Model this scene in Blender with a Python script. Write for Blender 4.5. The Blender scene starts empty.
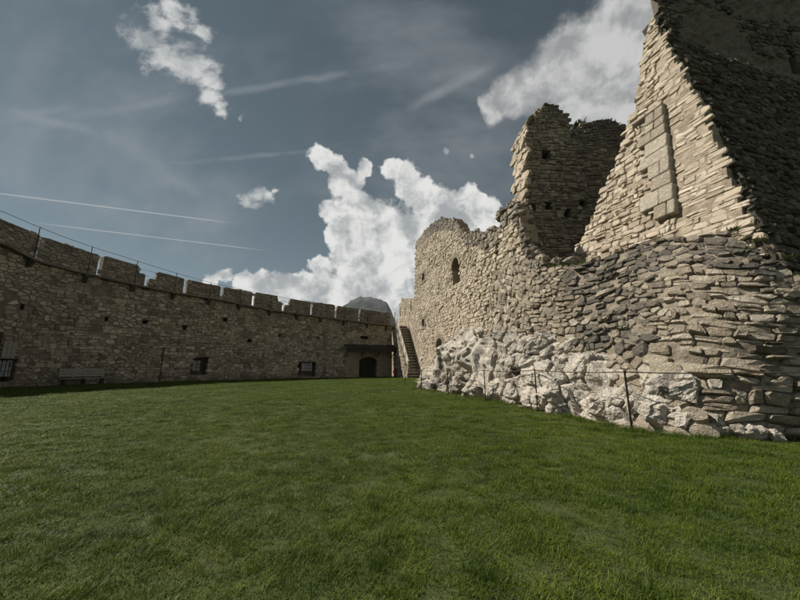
import bpy, bmesh, math, random
from bisect import bisect_right
from mathutils import Vector, noise, Matrix

# ------------------------------------------------------------------ camera, sky, sun
scene = bpy.context.scene
cam_data = bpy.data.cameras.new('camera')
cam = bpy.data.objects.new('camera', cam_data)
scene.collection.objects.link(cam)
cam_data.sensor_width = 36.0
cam_data.lens = 15.12
cam_data.clip_start = 0.05
cam_data.clip_end = 9000
EYE = Vector((0, 0, 1.3))
cam.location = EYE
cam.rotation_euler = (math.radians(90 + 11.11), 0, 0)
scene.camera = cam

SUN_ELEV = 48.0
SUN_H = Vector((-0.97, 0.20)).normalized()          # horizontal direction towards the sun
SUN_STRENGTH = 5.0
SKY_STRENGTH = 0.05
scene.view_settings.view_transform = 'Standard'
scene.view_settings.look = 'None'
scene.view_settings.gamma = 1.0
scene.view_settings.use_curve_mapping = False
scene.view_settings.exposure = 0.45
cy = scene.cycles
cy.max_bounces = 5
cy.diffuse_bounces = 3
cy.glossy_bounces = 2
cy.transmission_bounces = 2
cy.use_adaptive_sampling = True
cy.adaptive_threshold = 0.02

# measured plan of the place, metres
CURVE = [[-16.0, -8.0], [-16.926, -6.716], [-17.877, -5.448], [-18.815, -4.172], [-19.702, -2.864], [-20.5, -1.5], [-21.21, -0.064], [-21.857, 1.428], [-22.439, 2.952], [-22.954, 4.484], [-23.4, 6.0], [-23.776, 7.502], [-24.084, 9.005], [-24.324, 10.507], [-24.496, 12.006], [-24.6, 13.5], [-24.634, 15.025], [-24.599, 16.582], [-24.497, 18.118], [-24.33, 19.575], [-24.1, 20.9], [-23.814, 22.052], [-23.471, 23.068], [-23.061, 24.008], [-22.574, 24.932], [-22.0, 25.9], [-21.322, 26.925], [-20.547, 27.966], [-19.701, 29.006], [-18.81, 30.023], [-17.9, 31.0], [-16.972, 31.934], [-16.008, 32.839], [-15.008, 33.717], [-13.972, 34.57], [-12.9, 35.4], [-11.779, 36.216], [-10.61, 37.016], [-9.41, 37.788], [-8.201, 38.52], [-7.0, 39.2], [-5.806, 39.81], [-4.607, 40.359], [-3.405, 40.873], [-2.202, 41.378], [-1.0, 41.9]]
LEDGE = [[29.519, 8.528], [31.247, 7.988], [35.035, 7.804], [37.852, 7.624], [42.204, 7.46], [43.751, 7.442], [48.754, 6.965], [51.976, 6.826], [56.91, 6.558], [62.625, 6.182]]
TOP = [[29.207, 10.275], [32.39, 9.94], [36.719, 9.565], [42.039, 9.046], [48.622, 8.772], [56.6, 8.386], [62.477, 7.934]]
GAPS = [31.69, 35.04, 38.16, 41.03, 44.14, 47.14, 50.24, 53.38, 56.27, 59.16]
BRK = [31.02, 34.12, 37.11, 40.03, 42.89, 45.64, 48.67, 51.55, 54.29, 57.07, 59.97, 62.46]
HOLES = [[31.203, 4.923], [35.859, 4.887], [38.332, 4.847], [41.286, 4.696], [44.544, 5.64], [49.971, 4.41], [47.022, 3.751], [54.145, 4.39]]
WINL = [30.882, 31.458, 0.708, 1.668]
BENCH = [33.468, 35.925, 0.506, 1.3]
WIN2 = [42.205, 43.425, 0.52, 2.02]
WIN3 = [52.144, 54.046, 0.199, 1.735]
DOOR = [59.177, 61.365, -0.076, 2.366]
CANOPY = [57.157, 63.299, 2.894, 3.975]
SLOT = [59.188, 60.309, 4.524, 4.861]
PLAST = [57.495, 63.299, -0.051, 2.994]
PIPE = [39.868, 39.531, 0.16, 3.028]
R1 = {"O": [1.35, 29.5, 0.0], "U": [0.21229, -0.97721, 0.0], "V": [0.0, 0.0, 1.0], "N": [-0.97721, -0.21229, 0.0], "poly": [[1.904, -0.421], [1.575, 2.187], [0.569, 4.781], [-0.031, 7.101], [0.062, 9.861], [0.678, 12.316], [3.095, 12.296], [5.284, 12.063], [7.359, 11.545], [8.925, 10.949], [9.947, 10.317], [10.842, 9.406], [11.675, 8.813], [12.834, 8.428], [14.044, 7.773], [14.862, 7.721], [15.442, 7.82], [15.403, 8.281], [15.951, 8.359], [16.453, 8.343], [16.804, 7.981], [17.005, 7.173], [17.186, 6.322], [17.452, 5.726], [18.002, 5.07], [18.278, 4.499], [18.237, 2.53], [17.918, 0.154]], "holes": [[2.907, 8.458], [2.722, 4.689], [9.831, 7.021], [6.51, 2.573], [5.837, 5.534], [14.988, 6.291]]}
R0 = {"O": [2.35, 37.3, 0.0], "U": [0.25129, -0.96791, 0.0], "V": [0.0, 0.0, 1.0], "N": [-0.96791, -0.25129, 0.0], "poly": [[0.743, -0.671], [0.993, 5.126], [-1.803, 9.211], [-4.34, 9.58], [-6.211, 10.143], [-8.259, 10.197], [-9.632, 9.74], [-9.567, -0.29]], "holes": [[-3.915, 8.612], [-6.726, 8.359], [-9.076, 8.655]]}
R2 = {"O": [7.2, 16.5, 0.0], "U": [0.99682, 0.07975, -0.0], "V": [0.0, 0.0, 1.0], "N": [0.07975, -0.99682, 0.0], "poly": [[-0.835, 5.039], [-0.466, 9.938], [-0.416, 11.339], [-0.242, 12.913], [-0.268, 14.089], [0.011, 14.738], [0.444, 15.086], [0.787, 15.691], [1.105, 15.974], [1.459, 15.966], [1.752, 15.921], [2.016, 15.58], [2.222, 15.269], [2.342, 14.697], [2.388, 14.0], [3.058, 10.086], [3.025, 5.109]], "holes": [[0.875, 12.669], [0.665, 9.641], [-0.167, 9.55], [1.682, 9.28], [2.635, 9.836]]}
R2b = {"O": [9.2, 19.3, 0.0], "U": [0.99288, -0.11915, 0.0], "V": [0.0, 0.0, 1.0], "N": [-0.11915, -0.99288, 0.0], "poly": [[0.21, 5.685], [1.353, 15.935], [1.878, 16.323], [2.268, 16.578], [2.705, 16.682], [3.32, 16.769], [3.757, 16.908], [4.101, 16.765], [4.549, 16.504], [5.092, 16.093], [5.858, 15.666], [5.094, 5.553]], "holes": [[3.798, 14.581]]}
R3 = {"O": [8.45, 7.0, 2.5], "U": [0.27959, -0.96012, 0.0], "V": [0.20818, 0.06062, 0.97621], "N": [-0.93728, -0.27294, 0.21682], "poly": [[0.141, -0.555], [-0.001, -0.041], [-0.333, 1.217], [-0.806, 3.345], [-1.302, 5.634], [-2.081, 8.616], [-2.744, 10.931], [-3.175, 12.498], [-3.347, 13.217], [-3.467, 13.104], [-3.615, 12.424], [-3.76, 11.637], [-3.781, 10.928], [-3.879, 10.116], [-4.023, 9.459], [-3.997, 8.752], [-4.322, 8.454], [-4.425, 7.864], [-4.73, 6.953], [-5.172, 5.974], [-5.591, 5.136], [-6.079, 4.344], [-6.549, 3.693], [-7.303, 2.763], [-3.576, 0.881]], "pil": [[-3.577, 8.01], [-2.849, 7.644], [-2.357, 3.391], [-2.987, 3.405]]}
R3d = {"O": [8.45, 7.0, 2.5], "U": [0.95067, 0.31022, -0.0], "V": [-0.0777, 0.23811, 0.96813], "N": [0.30033, -0.92036, 0.25047], "poly": [[-0.177, -0.604], [0.228, 1.216], [0.937, 3.451], [1.781, 5.994], [2.465, 9.123], [3.016, 12.989], [3.824, 13.607], [3.578, 11.748], [4.366, 11.204], [6.193, 11.662], [8.059, 11.951], [10.119, 12.269], [12.159, 12.371], [15.818, 12.554], [3.868, 0.446], [0.069, -1.888]]}
R3u = {"O": [13.0, 13.5, 8.0], "U": [0.99288, 0.11915, -0.0], "V": [-0.00355, 0.02956, 0.99956], "N": [0.11909, -0.99244, 0.02977], "poly": [[2.234, 5.234], [1.19, 7.767], [0.531, 9.877], [0.125, 11.22], [0.164, 12.614], [1.158, 15.965], [8.124, 18.551], [15.719, 20.152], [9.654, 3.702], [1.139, 5.119]], "holes": [[7.343, 8.681]]}
CUMULUS = [[-0.2095, 0.8132, 0.543, 0.0362], [-0.1746, 0.8299, 0.5299, 0.037], [-0.1476, 0.8565, 0.4946, 0.0491], [-0.119, 0.8792, 0.4613, 0.0446], [-0.099, 0.8359, 0.5399, 0.024], [-0.1567, 0.8928, 0.4222, 0.0507], [-0.1923, 0.8848, 0.4245, 0.0361], [-0.0868, 0.9122, 0.4004, 0.0807], [-0.0146, 0.932, 0.3622, 0.1023], [-0.154, 0.929, 0.3365, 0.0521], [-0.1838, 0.911, 0.3692, 0.0341], [-0.1177, 0.9519, 0.2829, 0.0883], [0.0, 0.9717, 0.2363, 0.1244], [-0.0194, 0.8427, 0.5381, 0.0296], [0.0223, 0.8536, 0.5204, 0.0326], [0.0452, 0.873, 0.4856, 0.0443], [0.0771, 0.8891, 0.4511, 0.0562], [0.1334, 0.8838, 0.4484, 0.0612], [0.1161, 0.9205, 0.3731, 0.0918], [0.195, 0.8622, 0.4675, 0.0432], [0.2395, 0.8682, 0.4345, 0.0404], [0.2214, 0.8963, 0.3843, 0.0664], [0.1466, 0.9498, 0.2762, 0.1155], [-0.2306, 0.9319, 0.28, 0.0371], [-0.2259, 0.9452, 0.2358, 0.0402], [-0.2851, 0.9333, 0.2182, 0.0449], [-0.336, 0.9152, 0.2226, 0.0328], [-0.3794, 0.8964, 0.2293, 0.0293], [-0.4183, 0.8793, 0.2277, 0.0233], [-0.4568, 0.8578, 0.2358, 0.02], [-0.4817, 0.8484, 0.2197, 0.0196], [-0.4076, 0.8916, 0.1973, 0.0367], [-0.3363, 0.9241, 0.1815, 0.0549], [-0.1899, 0.965, 0.1806, 0.0727]]
SOFT = [[0.2276, 0.7422, 0.6303, 0.0329], [0.2701, 0.7141, 0.6458, 0.0497], [0.3206, 0.6845, 0.6547, 0.0603], [0.3657, 0.6523, 0.6639, 0.0695], [0.4156, 0.6179, 0.6675, 0.077], [0.4572, 0.5791, 0.675, 0.0826], [0.4506, 0.6516, 0.6102, 0.0799], [0.5025, 0.5935, 0.6287, 0.0905], [0.5083, 0.5312, 0.6778, 0.0656], [0.4052, 0.7009, 0.587, 0.0475], [0.528, 0.6448, 0.5527, 0.077]]
WISP = [[-0.5131, 0.5648, 0.6463, 0.0353], [-0.4983, 0.589, 0.6363, 0.0443], [-0.47, 0.6135, 0.6346, 0.0542], [-0.4402, 0.6371, 0.6327, 0.0462], [-0.4384, 0.6626, 0.6072, 0.0352], [-0.4226, 0.6881, 0.5898, 0.0257], [-0.4473, 0.5517, 0.7039, 0.0387], [-0.4876, 0.548, 0.6796, 0.0328], [-0.4209, 0.5843, 0.6938, 0.0221], [-0.3879, 0.716, 0.5804, 0.0111], [-0.3752, 0.8196, 0.4329, 0.0328], [-0.3959, 0.8143, 0.4245, 0.0249], [-0.3519, 0.8265, 0.4394, 0.0229], [-0.3291, 0.8264, 0.4568, 0.0102], [0.1883, 0.8126, 0.5516, 0.0128], [0.1267, 0.8109, 0.5714, 0.0103]]
TRAILS = [[[-0.124, 0.348, -0.9293], [-0.6248, 0.7001, 0.3456], 0.242, 0.0022, 0.6], [[-0.1186, 0.2868, -0.9506], [-0.5646, 0.7681, 0.3022], 0.236, 0.0018, 0.55], [[-0.2167, 0.4487, -0.867], [-0.6868, 0.5611, 0.4621], 0.102, 0.016, 0.2], [[0.1283, 0.7142, -0.6881], [-0.348, 0.6822, 0.6431], 0.405, 0.012, 0.22], [[0.1622, 0.745, -0.6471], [-0.7006, 0.5487, 0.4562], 0.089, 0.012, 0.16], [[-0.5607, 0.0848, -0.8237], [-0.5544, 0.7004, 0.4495], 0.133, 0.03, 0.2], [[0.0754, 0.586, -0.8068], [-0.3859, 0.7632, 0.5183], 0.208, 0.009, 0.2], [[0.4177, 0.5872, -0.6934], [0.1251, 0.7187, 0.684], 0.124, 0.02, 0.3]]


def nn(nt, t, **kw):
    n = nt.nodes.new(t)
    for k, v in kw.items():
        setattr(n, k, v)
    return n

def setin(nt, sock, v):
    if hasattr(v, 'is_output') or isinstance(v, bpy.types.NodeSocket):
        nt.links.new(v, sock)
    else:
        sock.default_value = v

def math_(nt, op, a, b=0.0, c=0.0, clamp=False):
    n = nn(nt, 'ShaderNodeMath', operation=op, use_clamp=clamp)
    for i, v in enumerate((a, b, c)):
        setin(nt, n.inputs[i], v)
    return n.outputs[0]

def vmath(nt, op, a, b=(0, 0, 0), scale=None):
    n = nn(nt, 'ShaderNodeVectorMath', operation=op)
    setin(nt, n.inputs[0], a)
    setin(nt, n.inputs[1], b)
    if scale is not None:
        setin(nt, n.inputs['Scale'], scale)
    return n.outputs['Value'] if op in ('DISTANCE', 'DOT_PRODUCT', 'LENGTH') else n.outputs[0]

def smooth(nt, v, lo, hi, a=0.0, b=1.0):
    n = nn(nt, 'ShaderNodeMapRange', interpolation_type='SMOOTHSTEP')
    setin(nt, n.inputs[0], v)
    for i, x in enumerate((lo, hi, a, b)):
        n.inputs[i + 1].default_value = x
    return n.outputs[0]

def noise_(nt, vec, scale, detail=6, rough=0.55, out=0):
    n = nn(nt, 'ShaderNodeTexNoise')
    setin(nt, n.inputs['Vector'], vec)
    n.inputs['Scale'].default_value = scale
    n.inputs['Detail'].default_value = detail
    n.inputs['Roughness'].default_value = rough
    return n.outputs[out]

def mixc(nt, fac, a, b, mode='MIX'):
    n = nn(nt, 'ShaderNodeMix', data_type='RGBA', blend_type=mode)
    setin(nt, n.inputs[0], fac)
    setin(nt, n.inputs[6], a)
    setin(nt, n.inputs[7], b)
    return n.outputs[2]

def build_world():
    w = bpy.data.worlds.new('World')
    scene.world = w
    w.use_nodes = True
    w.cycles.sampling_method = 'MANUAL'
    w.cycles.sample_map_resolution = 512
    nt = w.node_tree
    nt.nodes.clear()
    out = nn(nt, 'ShaderNodeOutputWorld')
    sky = nn(nt, 'ShaderNodeTexSky', sky_type='NISHITA')
    sky.sun_disc = False
    sky.sun_elevation = math.radians(SUN_ELEV)
    sky.sun_rotation = math.atan2(SUN_H.x, SUN_H.y)
    sky.altitude = 2200
    sky.air_density = 1.0
    sky.dust_density = 0.6
    sky.ozone_density = 1.2
    hs = nn(nt, 'ShaderNodeHueSaturation')
    hs.inputs['Saturation'].default_value = 0.42
    nt.links.new(sky.outputs[0], hs.inputs['Color'])
    clear = mixc(nt, 1.0, hs.outputs[0], (0.52, 0.655, 0.655, 1), 'MULTIPLY')
    d = nn(nt, 'ShaderNodeTexCoord').outputs['Generated']
    # billowing: the direction is warped by noise before it meets the cloud lobes
    n1 = noise_(nt, d, 9.0, 6, 0.6, 1)
    warp = vmath(nt, 'SCALE', vmath(nt, 'SUBTRACT', n1, (0.5, 0.5, 0.5)), scale=0.085)
    dw = vmath(nt, 'ADD', d, warp)
    fine = noise_(nt, d, 26.0, 6, 0.62)
    def lobes(lst, vec):
        f = None
        for x, y, z, r in lst:
            t = math_(nt, 'MULTIPLY_ADD', vmath(nt, 'DISTANCE', vec, (x, y, z)), -1.0 / r, 1.0)
            f = t if f is None else math_(nt, 'SMOOTH_MAX', f, t, 0.25)
        return f
    fc = lobes(CUMULUS, dw)
    fcn = math_(nt, 'ADD', fc, math_(nt, 'MULTIPLY_ADD', fine, 1.1, -0.55))
    a_c = smooth(nt, fcn, -0.12, 0.17)
    fs = lobes(SOFT, dw)
    soft_n = noise_(nt, d, 7.0, 5, 0.6)
    fsn = math_(nt, 'ADD', fs, math_(nt, 'MULTIPLY_ADD', soft_n, 1.6, -0.8))
    a_s = smooth(nt, fsn, -0.18, 0.38, 0.0, 0.94)
    strv = nn(nt, 'ShaderNodeMapping')
    nt.links.new(d, strv.inputs[0])
    strv.inputs['Rotation'].default_value = (0.2, 0.5, 0.7)
    strv.inputs['Scale'].default_value = (1.0, 3.0, 2.2)
    wisp_n = noise_(nt, strv.outputs[0], 13.0, 6, 0.66)
    fw = lobes(WISP, dw)
    fwn = math_(nt, 'ADD', fw, math_(nt, 'MULTIPLY_ADD', wisp_n, 2.6, -1.3))
    a_w = smooth(nt, fwn, -0.1, 0.75, 0.0, 0.75)
    # rest of the sky: unseen clouds, cover raised to light the far wall
    away = smooth(nt, vmath(nt, 'DOT_PRODUCT', d, (0, 0.95, 0.3)), 0.62, 0.3)
    gen = smooth(nt, noise_(nt, d, 2.6, 5, 0.6), 0.50, 0.62, 0.0, 0.85)
    a_g = math_(nt, 'MULTIPLY', away, gen)
    # thin high veil and old vapour trails
    veil = smooth(nt, noise_(nt, strv.outputs[0], 1.6, 5, 0.6), 0.44, 0.78, 0.0, 0.36)
    trail = None
    tn = soft_n
    d2 = vmath(nt, 'ADD', d, vmath(nt, 'SCALE', vmath(nt, 'SUBTRACT', n1, (0.5, 0.5, 0.5)), scale=0.02))
    for nvec, mid, ext, wid, amt in TRAILS:
        thin = wid < 0.005
        v = d if thin else d2
        band = smooth(nt, math_(nt, 'ABSOLUTE', vmath(nt, 'DOT_PRODUCT', v, nvec)), 0.0, wid, 1.0, 0.0)
        lim = smooth(nt, vmath(nt, 'DISTANCE', d, mid), ext * 0.6, ext * 1.05, 1.0, 0.0)
        t = math_(nt, 'MULTIPLY', math_(nt, 'MULTIPLY', band, lim), min(0.8, amt * (1.5 if thin else 0.95)))
        if not thin:
            t = math_(nt, 'MULTIPLY', t, smooth(nt, tn, 0.3, 0.62))
        trail = t if trail is None else math_(nt, 'MAXIMUM', trail, t)
    shade_n = noise_(nt, dw, 11.0, 5, 0.55)
    lit = smooth(nt, math_(nt, 'ADD', shade_n, math_(nt, 'MULTIPLY_ADD', fine, 0.3, -0.15)), 0.34, 0.6)
    cloud_col = mixc(nt, lit, (5.2, 5.5, 5.7, 1), (11.5, 11.5, 11.2, 1))
    veil_col = (5.6, 5.9, 6.2, 1)
    c = mixc(nt, veil, clear, veil_col)
    c = mixc(nt, trail, c, (6.5, 6.8, 7.0, 1))
    c = mixc(nt, a_w, c, cloud_col)
    c = mixc(nt, a_s, c, mixc(nt, lit, (4.6, 4.75, 4.85, 1), (8.8, 8.8, 8.7, 1)))
    c = mixc(nt, a_g, c, cloud_col)
    c = mixc(nt, a_c, c, cloud_col)
    bg = nn(nt, 'ShaderNodeBackground')
    nt.links.new(c, bg.inputs[0])
    bg.inputs[1].default_value = SKY_STRENGTH
    nt.links.new(bg.outputs[0], out.inputs[0])
build_world()

sun_data = bpy.data.lights.new('sun', 'SUN')
sun_data.energy = SUN_STRENGTH
sun_data.angle = math.radians(0.5)
sun_data.color = (1.0, 0.93, 0.82)
sun = bpy.data.objects.new('sun', sun_data)
scene.collection.objects.link(sun)
ce = math.cos(math.radians(SUN_ELEV))
sun_dir = Vector((SUN_H.x * ce, SUN_H.y * ce, math.sin(math.radians(SUN_ELEV))))
sun.rotation_euler = sun_dir.to_track_quat('Z', 'Y').to_euler()
sun.location = sun_dir * 60

# ------------------------------------------------------------------ materials
def base_mat(name, rough=0.9):
    m = bpy.data.materials.new(name)
    m.use_nodes = True
    nt = m.node_tree
    b = nt.nodes['Principled BSDF']
    b.inputs['Roughness'].default_value = rough
    b.inputs['Specular IOR Level'].default_value = 0.25
    return m, nt, b

def add_bump(nt, b, h, strength, dist):
    bp = nn(nt, 'ShaderNodeBump')
    bp.inputs['Strength'].default_value = strength
    bp.inputs['Distance'].default_value = dist
    nt.links.new(h, bp.inputs['Height'])
    nt.links.new(bp.outputs[0], b.inputs['Normal'])

def ramp(nt, fac, stops):
    r = nn(nt, 'ShaderNodeValToRGB')
    while len(r.color_ramp.elements) < len(stops):
        r.color_ramp.elements.new(0.5)
    for e, (p, c) in zip(r.color_ramp.elements, stops):
        e.position = p
        e.color = (*c, 1)
    setin(nt, r.inputs[0], fac)
    return r.outputs[0]

def stone_mat(name, stops, bump=0.6, dist=0.03, lich=(0.105, 0.098, 0.085), nscale=7.0):
    m, nt, b = base_mat(name, 0.93)
    pos = nn(nt, 'ShaderNodeNewGeometry').outputs['Position']
    at = nn(nt, 'ShaderNodeAttribute', attribute_name='tone').outputs['Fac']
    li = nn(nt, 'ShaderNodeAttribute', attribute_name='lichen').outputs['Fac']
    n = noise_(nt, pos, nscale, 8, 0.65)
    n2 = noise_(nt, pos, nscale * 6, 6, 0.7)
    tone = math_(nt, 'ADD', at, math_(nt, 'MULTIPLY_ADD', n, 0.5, -0.25), clamp=True)
    col = ramp(nt, tone, stops)
    spots = smooth(nt, n2, 0.52, 0.72, 0.0, 0.35)
    col = mixc(nt, spots, col, (0.11, 0.1, 0.085, 1))
    lmask = smooth(nt, math_(nt, 'ADD', math_(nt, 'MULTIPLY', n, 0.55), math_(nt, 'MULTIPLY', li, 0.75)), 0.42, 0.85, 0.0, 0.85)
    col = mixc(nt, lmask, col, (*lich, 1))
    nt.links.new(col, b.inputs['Base Color'])
    ridge = math_(nt, 'ABSOLUTE', math_(nt, 'SUBTRACT', noise_(nt, pos, nscale * 1.7, 5, 0.6), 0.5))
    h = math_(nt, 'ADD', n, math_(nt, 'ADD', math_(nt, 'MULTIPLY', n2, 0.35), math_(nt, 'MULTIPLY', smooth(nt, ridge, 0.0, 0.09), 0.22)))
    add_bump(nt, b, h, bump, dist)
    return m

CREAM = [(0.0, (0.20, 0.165, 0.12)), (0.35, (0.335, 0.282, 0.215)), (0.7, (0.425, 0.365, 0.285)), (1.0, (0.52, 0.46, 0.375))]
GREY = [(0.0, (0.15, 0.125, 0.095)), (0.3, (0.29, 0.245, 0.185)), (0.65, (0.41, 0.355, 0.275)), (1.0, (0.53, 0.475, 0.39))]
BROWN = [(0.0, (0.16, 0.13, 0.095)), (0.35, (0.30, 0.243, 0.175)), (0.7, (0.42, 0.345, 0.252)), (1.0, (0.52, 0.44, 0.34))]
M = {}
M['cream'] = stone_mat('cream_limestone', CREAM, 0.6, 0.03, nscale=5)
M['grey'] = stone_mat('weathered_limestone', GREY, 1.0, 0.085, nscale=5.5)
M['brown'] = stone_mat('brown_rubble_stone', BROWN, 0.5, 0.03, nscale=5)
M['dark'] = stone_mat('moss_and_shade_rubble', [(0, (0.04, 0.036, 0.027)), (0.5, (0.092, 0.08, 0.061)), (1, (0.18, 0.155, 0.118))], 0.9, 0.05, (0.05, 0.055, 0.03))  # mossy rubble, colour darkened further to deepen the shade on the tower
M['rock'] = stone_mat('pale_bedrock', [(0, (0.19, 0.165, 0.135)), (0.4, (0.40, 0.36, 0.305)), (1, (0.58, 0.54, 0.475))], 1.0, 0.09, nscale=3.2)

def mortar_mat(name, c0, c1, bump=0.8):
    m, nt, b = base_mat(name, 0.95)
    pos = nn(nt, 'ShaderNodeNewGeometry').outputs['Position']
    n = noise_(nt, pos, 2.2, 8, 0.65)
    n2 = noise_(nt, pos, 22, 6, 0.7)
    f = math_(nt, 'ADD', math_(nt, 'MULTIPLY', n, 0.6), math_(nt, 'MULTIPLY', n2, 0.4))
    col = mixc(nt, smooth(nt, f, 0.36, 0.64), (*c0, 1), (*c1, 1))
    nt.links.new(col, b.inputs['Base Color'])
    add_bump(nt, b, math_(nt, 'ADD', n2, n), bump, 0.05)
    return m
M['mortar_cream'] = mortar_mat('cream_mortar', (0.20, 0.165, 0.122), (0.375, 0.318, 0.242))
M['mortar_brown'] = mortar_mat('brown_mortar', (0.13, 0.105, 0.075), (0.27, 0.22, 0.16))
M['mortar_grey'] = mortar_mat('grey_mortar', (0.14, 0.12, 0.092), (0.31, 0.265, 0.205))
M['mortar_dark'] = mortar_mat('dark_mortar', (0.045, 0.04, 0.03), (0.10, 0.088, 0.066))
M['plaster'] = mortar_mat('old_plaster', (0.2, 0.16, 0.112), (0.36, 0.29, 0.205), 0.35)
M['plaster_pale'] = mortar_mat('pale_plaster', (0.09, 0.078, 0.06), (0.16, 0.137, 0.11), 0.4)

def wood_mat(name, c0, c1):
    m, nt, b = base_mat(name, 0.8)
    tc = nn(nt, 'ShaderNodeTexCoord').outputs['Object']
    mp = nn(nt, 'ShaderNodeMapping')
    nt.links.new(tc, mp.inputs[0])
    mp.inputs['Scale'].default_value = (1.2, 14, 14)
    n = noise_(nt, mp.outputs[0], 2.5, 8, 0.65)
    col = mixc(nt, smooth(nt, n, 0.35, 0.65), (*c0, 1), (*c1, 1))
    nt.links.new(col, b.inputs['Base Color'])
    add_bump(nt, b, n, 0.4, 0.01)
    return m
M['wood_grey'] = wood_mat('weathered_grey_timber', (0.19, 0.165, 0.135), (0.40, 0.355, 0.295))
M['wood_dark'] = wood_mat('dark_timber', (0.02, 0.016, 0.012), (0.06, 0.048, 0.036))
M['wood_pale'] = wood_mat('pale_timber', (0.36, 0.33, 0.27), (0.58, 0.53, 0.45))
M['wood_red'] = wood_mat('rusty_red_board', (0.16, 0.05, 0.025), (0.28, 0.09, 0.04))

def metal_mat(name, c, rough=0.6):
    m, nt, b = base_mat(name, rough)
    pos = nn(nt, 'ShaderNodeNewGeometry').outputs['Position']
    n = noise_(nt, pos, 18, 5, 0.6)
    col = mixc(nt, smooth(nt, n, 0.4, 0.7), (*c, 1), (c[0] * 1.9 + 0.02, c[1] * 1.3 + 0.008, c[2], 1))
    nt.links.new(col, b.inputs['Base Color'])
    b.inputs['Metallic'].default_value = 0.4
    return m
M['iron'] = metal_mat('dark_iron', (0.022, 0.02, 0.019))
M['rope'] = metal_mat('fence_cable', (0.05, 0.045, 0.04), 0.7)

def glass_mat():
    m, nt, b = base_mat('window_glass', 0.12)
    pos = nn(nt, 'ShaderNodeNewGeometry').outputs['Position']
    n = noise_(nt, pos, 3, 3, 0.5)
    nt.links.new(mixc(nt, n, (0.20, 0.24, 0.27, 1), (0.34, 0.39, 0.43, 1)), b.inputs['Base Color'])  # opaque pane, the light from beyond painted in as pale blue
    b.inputs['Specular IOR Level'].default_value = 0.8
    return m
M['glass'] = glass_mat()

def ground_mat():
    m, nt, b = base_mat('lawn_soil', 1.0)
    pos = nn(nt, 'ShaderNodeNewGeometry').outputs['Position']
    n = noise_(nt, pos, 0.35, 6, 0.6)
    n2 = noise_(nt, pos, 9, 8, 0.7)
    g = mixc(nt, smooth(nt, n2, 0.35, 0.65), (0.022, 0.03, 0.009, 1), (0.055, 0.075, 0.02, 1))
    g = mixc(nt, smooth(nt, n, 0.4, 0.65, 0, 0.5), g, (0.075, 0.085, 0.03, 1))
    at = nn(nt, 'ShaderNodeAttribute', attribute_name='dirt').outputs['Fac']
    dm = smooth(nt, math_(nt, 'ADD', at, math_(nt, 'MULTIPLY_ADD', n2, 0.8, -0.4)), 0.35, 0.65)
    g = mixc(nt, dm, g, mixc(nt, n2, (0.12, 0.095, 0.06, 1), (0.27, 0.22, 0.15, 1)))
    nt.links.new(g, b.inputs['Base Color'])
    add_bump(nt, b, n2, 0.8, 0.04)
    return m
M['ground'] = ground_mat()

def grass_mat(dull=1.0):
    m, nt, b = base_mat('grass_blades', 0.55)
    pos = nn(nt, 'ShaderNodeNewGeometry').outputs['Position']
    big = noise_(nt, pos, 0.45, 5, 0.6)
    mid = noise_(nt, pos, 3.2, 5, 0.65)
    at = nn(nt, 'ShaderNodeAttribute', attribute_name='tone').outputs['Fac']
    t = math_(nt, 'ADD', math_(nt, 'MULTIPLY', at, 0.4), math_(nt, 'ADD', math_(nt, 'MULTIPLY', mid, 1.1), math_(nt, 'MULTIPLY_ADD', big, 0.8, -0.75)), clamp=True)
    col = ramp(nt, t, [(0.08, (0.024, 0.05, 0.005)), (0.40, (0.077, 0.115, 0.011)), (0.74, (0.14, 0.166, 0.021)), (1.0, (0.23, 0.225, 0.05))])
    if dull < 1:
        col = mixc(nt, 1.0, col, (dull, dull * .95, dull, 1), 'MULTIPLY')
    nt.links.new(col, b.inputs['Base Color'])
    b.inputs['Specular IOR Level'].default_value = 0.2
    tr = nn(nt, 'ShaderNodeBsdfTranslucent')
    nt.links.new(col, tr.inputs['Color'])
    mx = nn(nt, 'ShaderNodeMixShader')
    mx.inputs[0].default_value = 0.3
    nt.links.new(b.outputs[0], mx.inputs[1])
    nt.links.new(tr.outputs[0], mx.inputs[2])
    nt.links.new(mx.outputs[0], nt.nodes['Material Output'].inputs[0])
    return m
M['grass'] = grass_mat()

def mountain_mat():
    m, nt, b = base_mat('forested_rock', 1.0)
    pos = nn(nt, 'ShaderNodeNewGeometry').outputs['Position']
    n = noise_(nt, pos, 0.006, 8, 0.65)
    n2 = noise_(nt, pos, 0.03, 6, 0.7)
    c = mixc(nt, smooth(nt, n, 0.42, 0.6), (0.035, 0.043, 0.035, 1), (0.10, 0.10, 0.098, 1))
    c = mixc(nt, smooth(nt, n2, 0.4, 0.7, 0, 0.6), c, (0.028, 0.036, 0.03, 1))
    nt.links.new(c, b.inputs['Base Color'])
    add_bump(nt, b, n2, 1.0, 30)
    return m
M['mountain'] = mountain_mat()
M['weed'] = grass_mat(0.5); M['weed'].name = 'wall_weeds'

# ------------------------------------------------------------------ helpers
def link(o, parent=None):
    scene.collection.objects.link(o)
    if parent is not None:
        o.parent = parent
    return o

def mesh_obj(name, verts, faces, mat, parent=None, tone=None, lichen=None, smooth_=False, mats=None, fmat=None):
    me = bpy.data.meshes.new(name)
    me.from_pydata(verts, [], faces)
    for mm in (mats or [mat]):
        me.materials.append(mm)
    if fmat:
        me.polygons.foreach_set('material_index', fmat)
    for nm, arr in (('tone', tone), ('lichen', lichen)):
        if arr is not None:
            a = me.attributes.new(nm, 'FLOAT', 'POINT')
            a.data.foreach_set('value', arr)
    if smooth_:
        me.polygons.foreach_set('use_smooth', [True] * len(me.polygons))
    me.update()
    return link(bpy.data.objects.new(name, me), parent)

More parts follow.
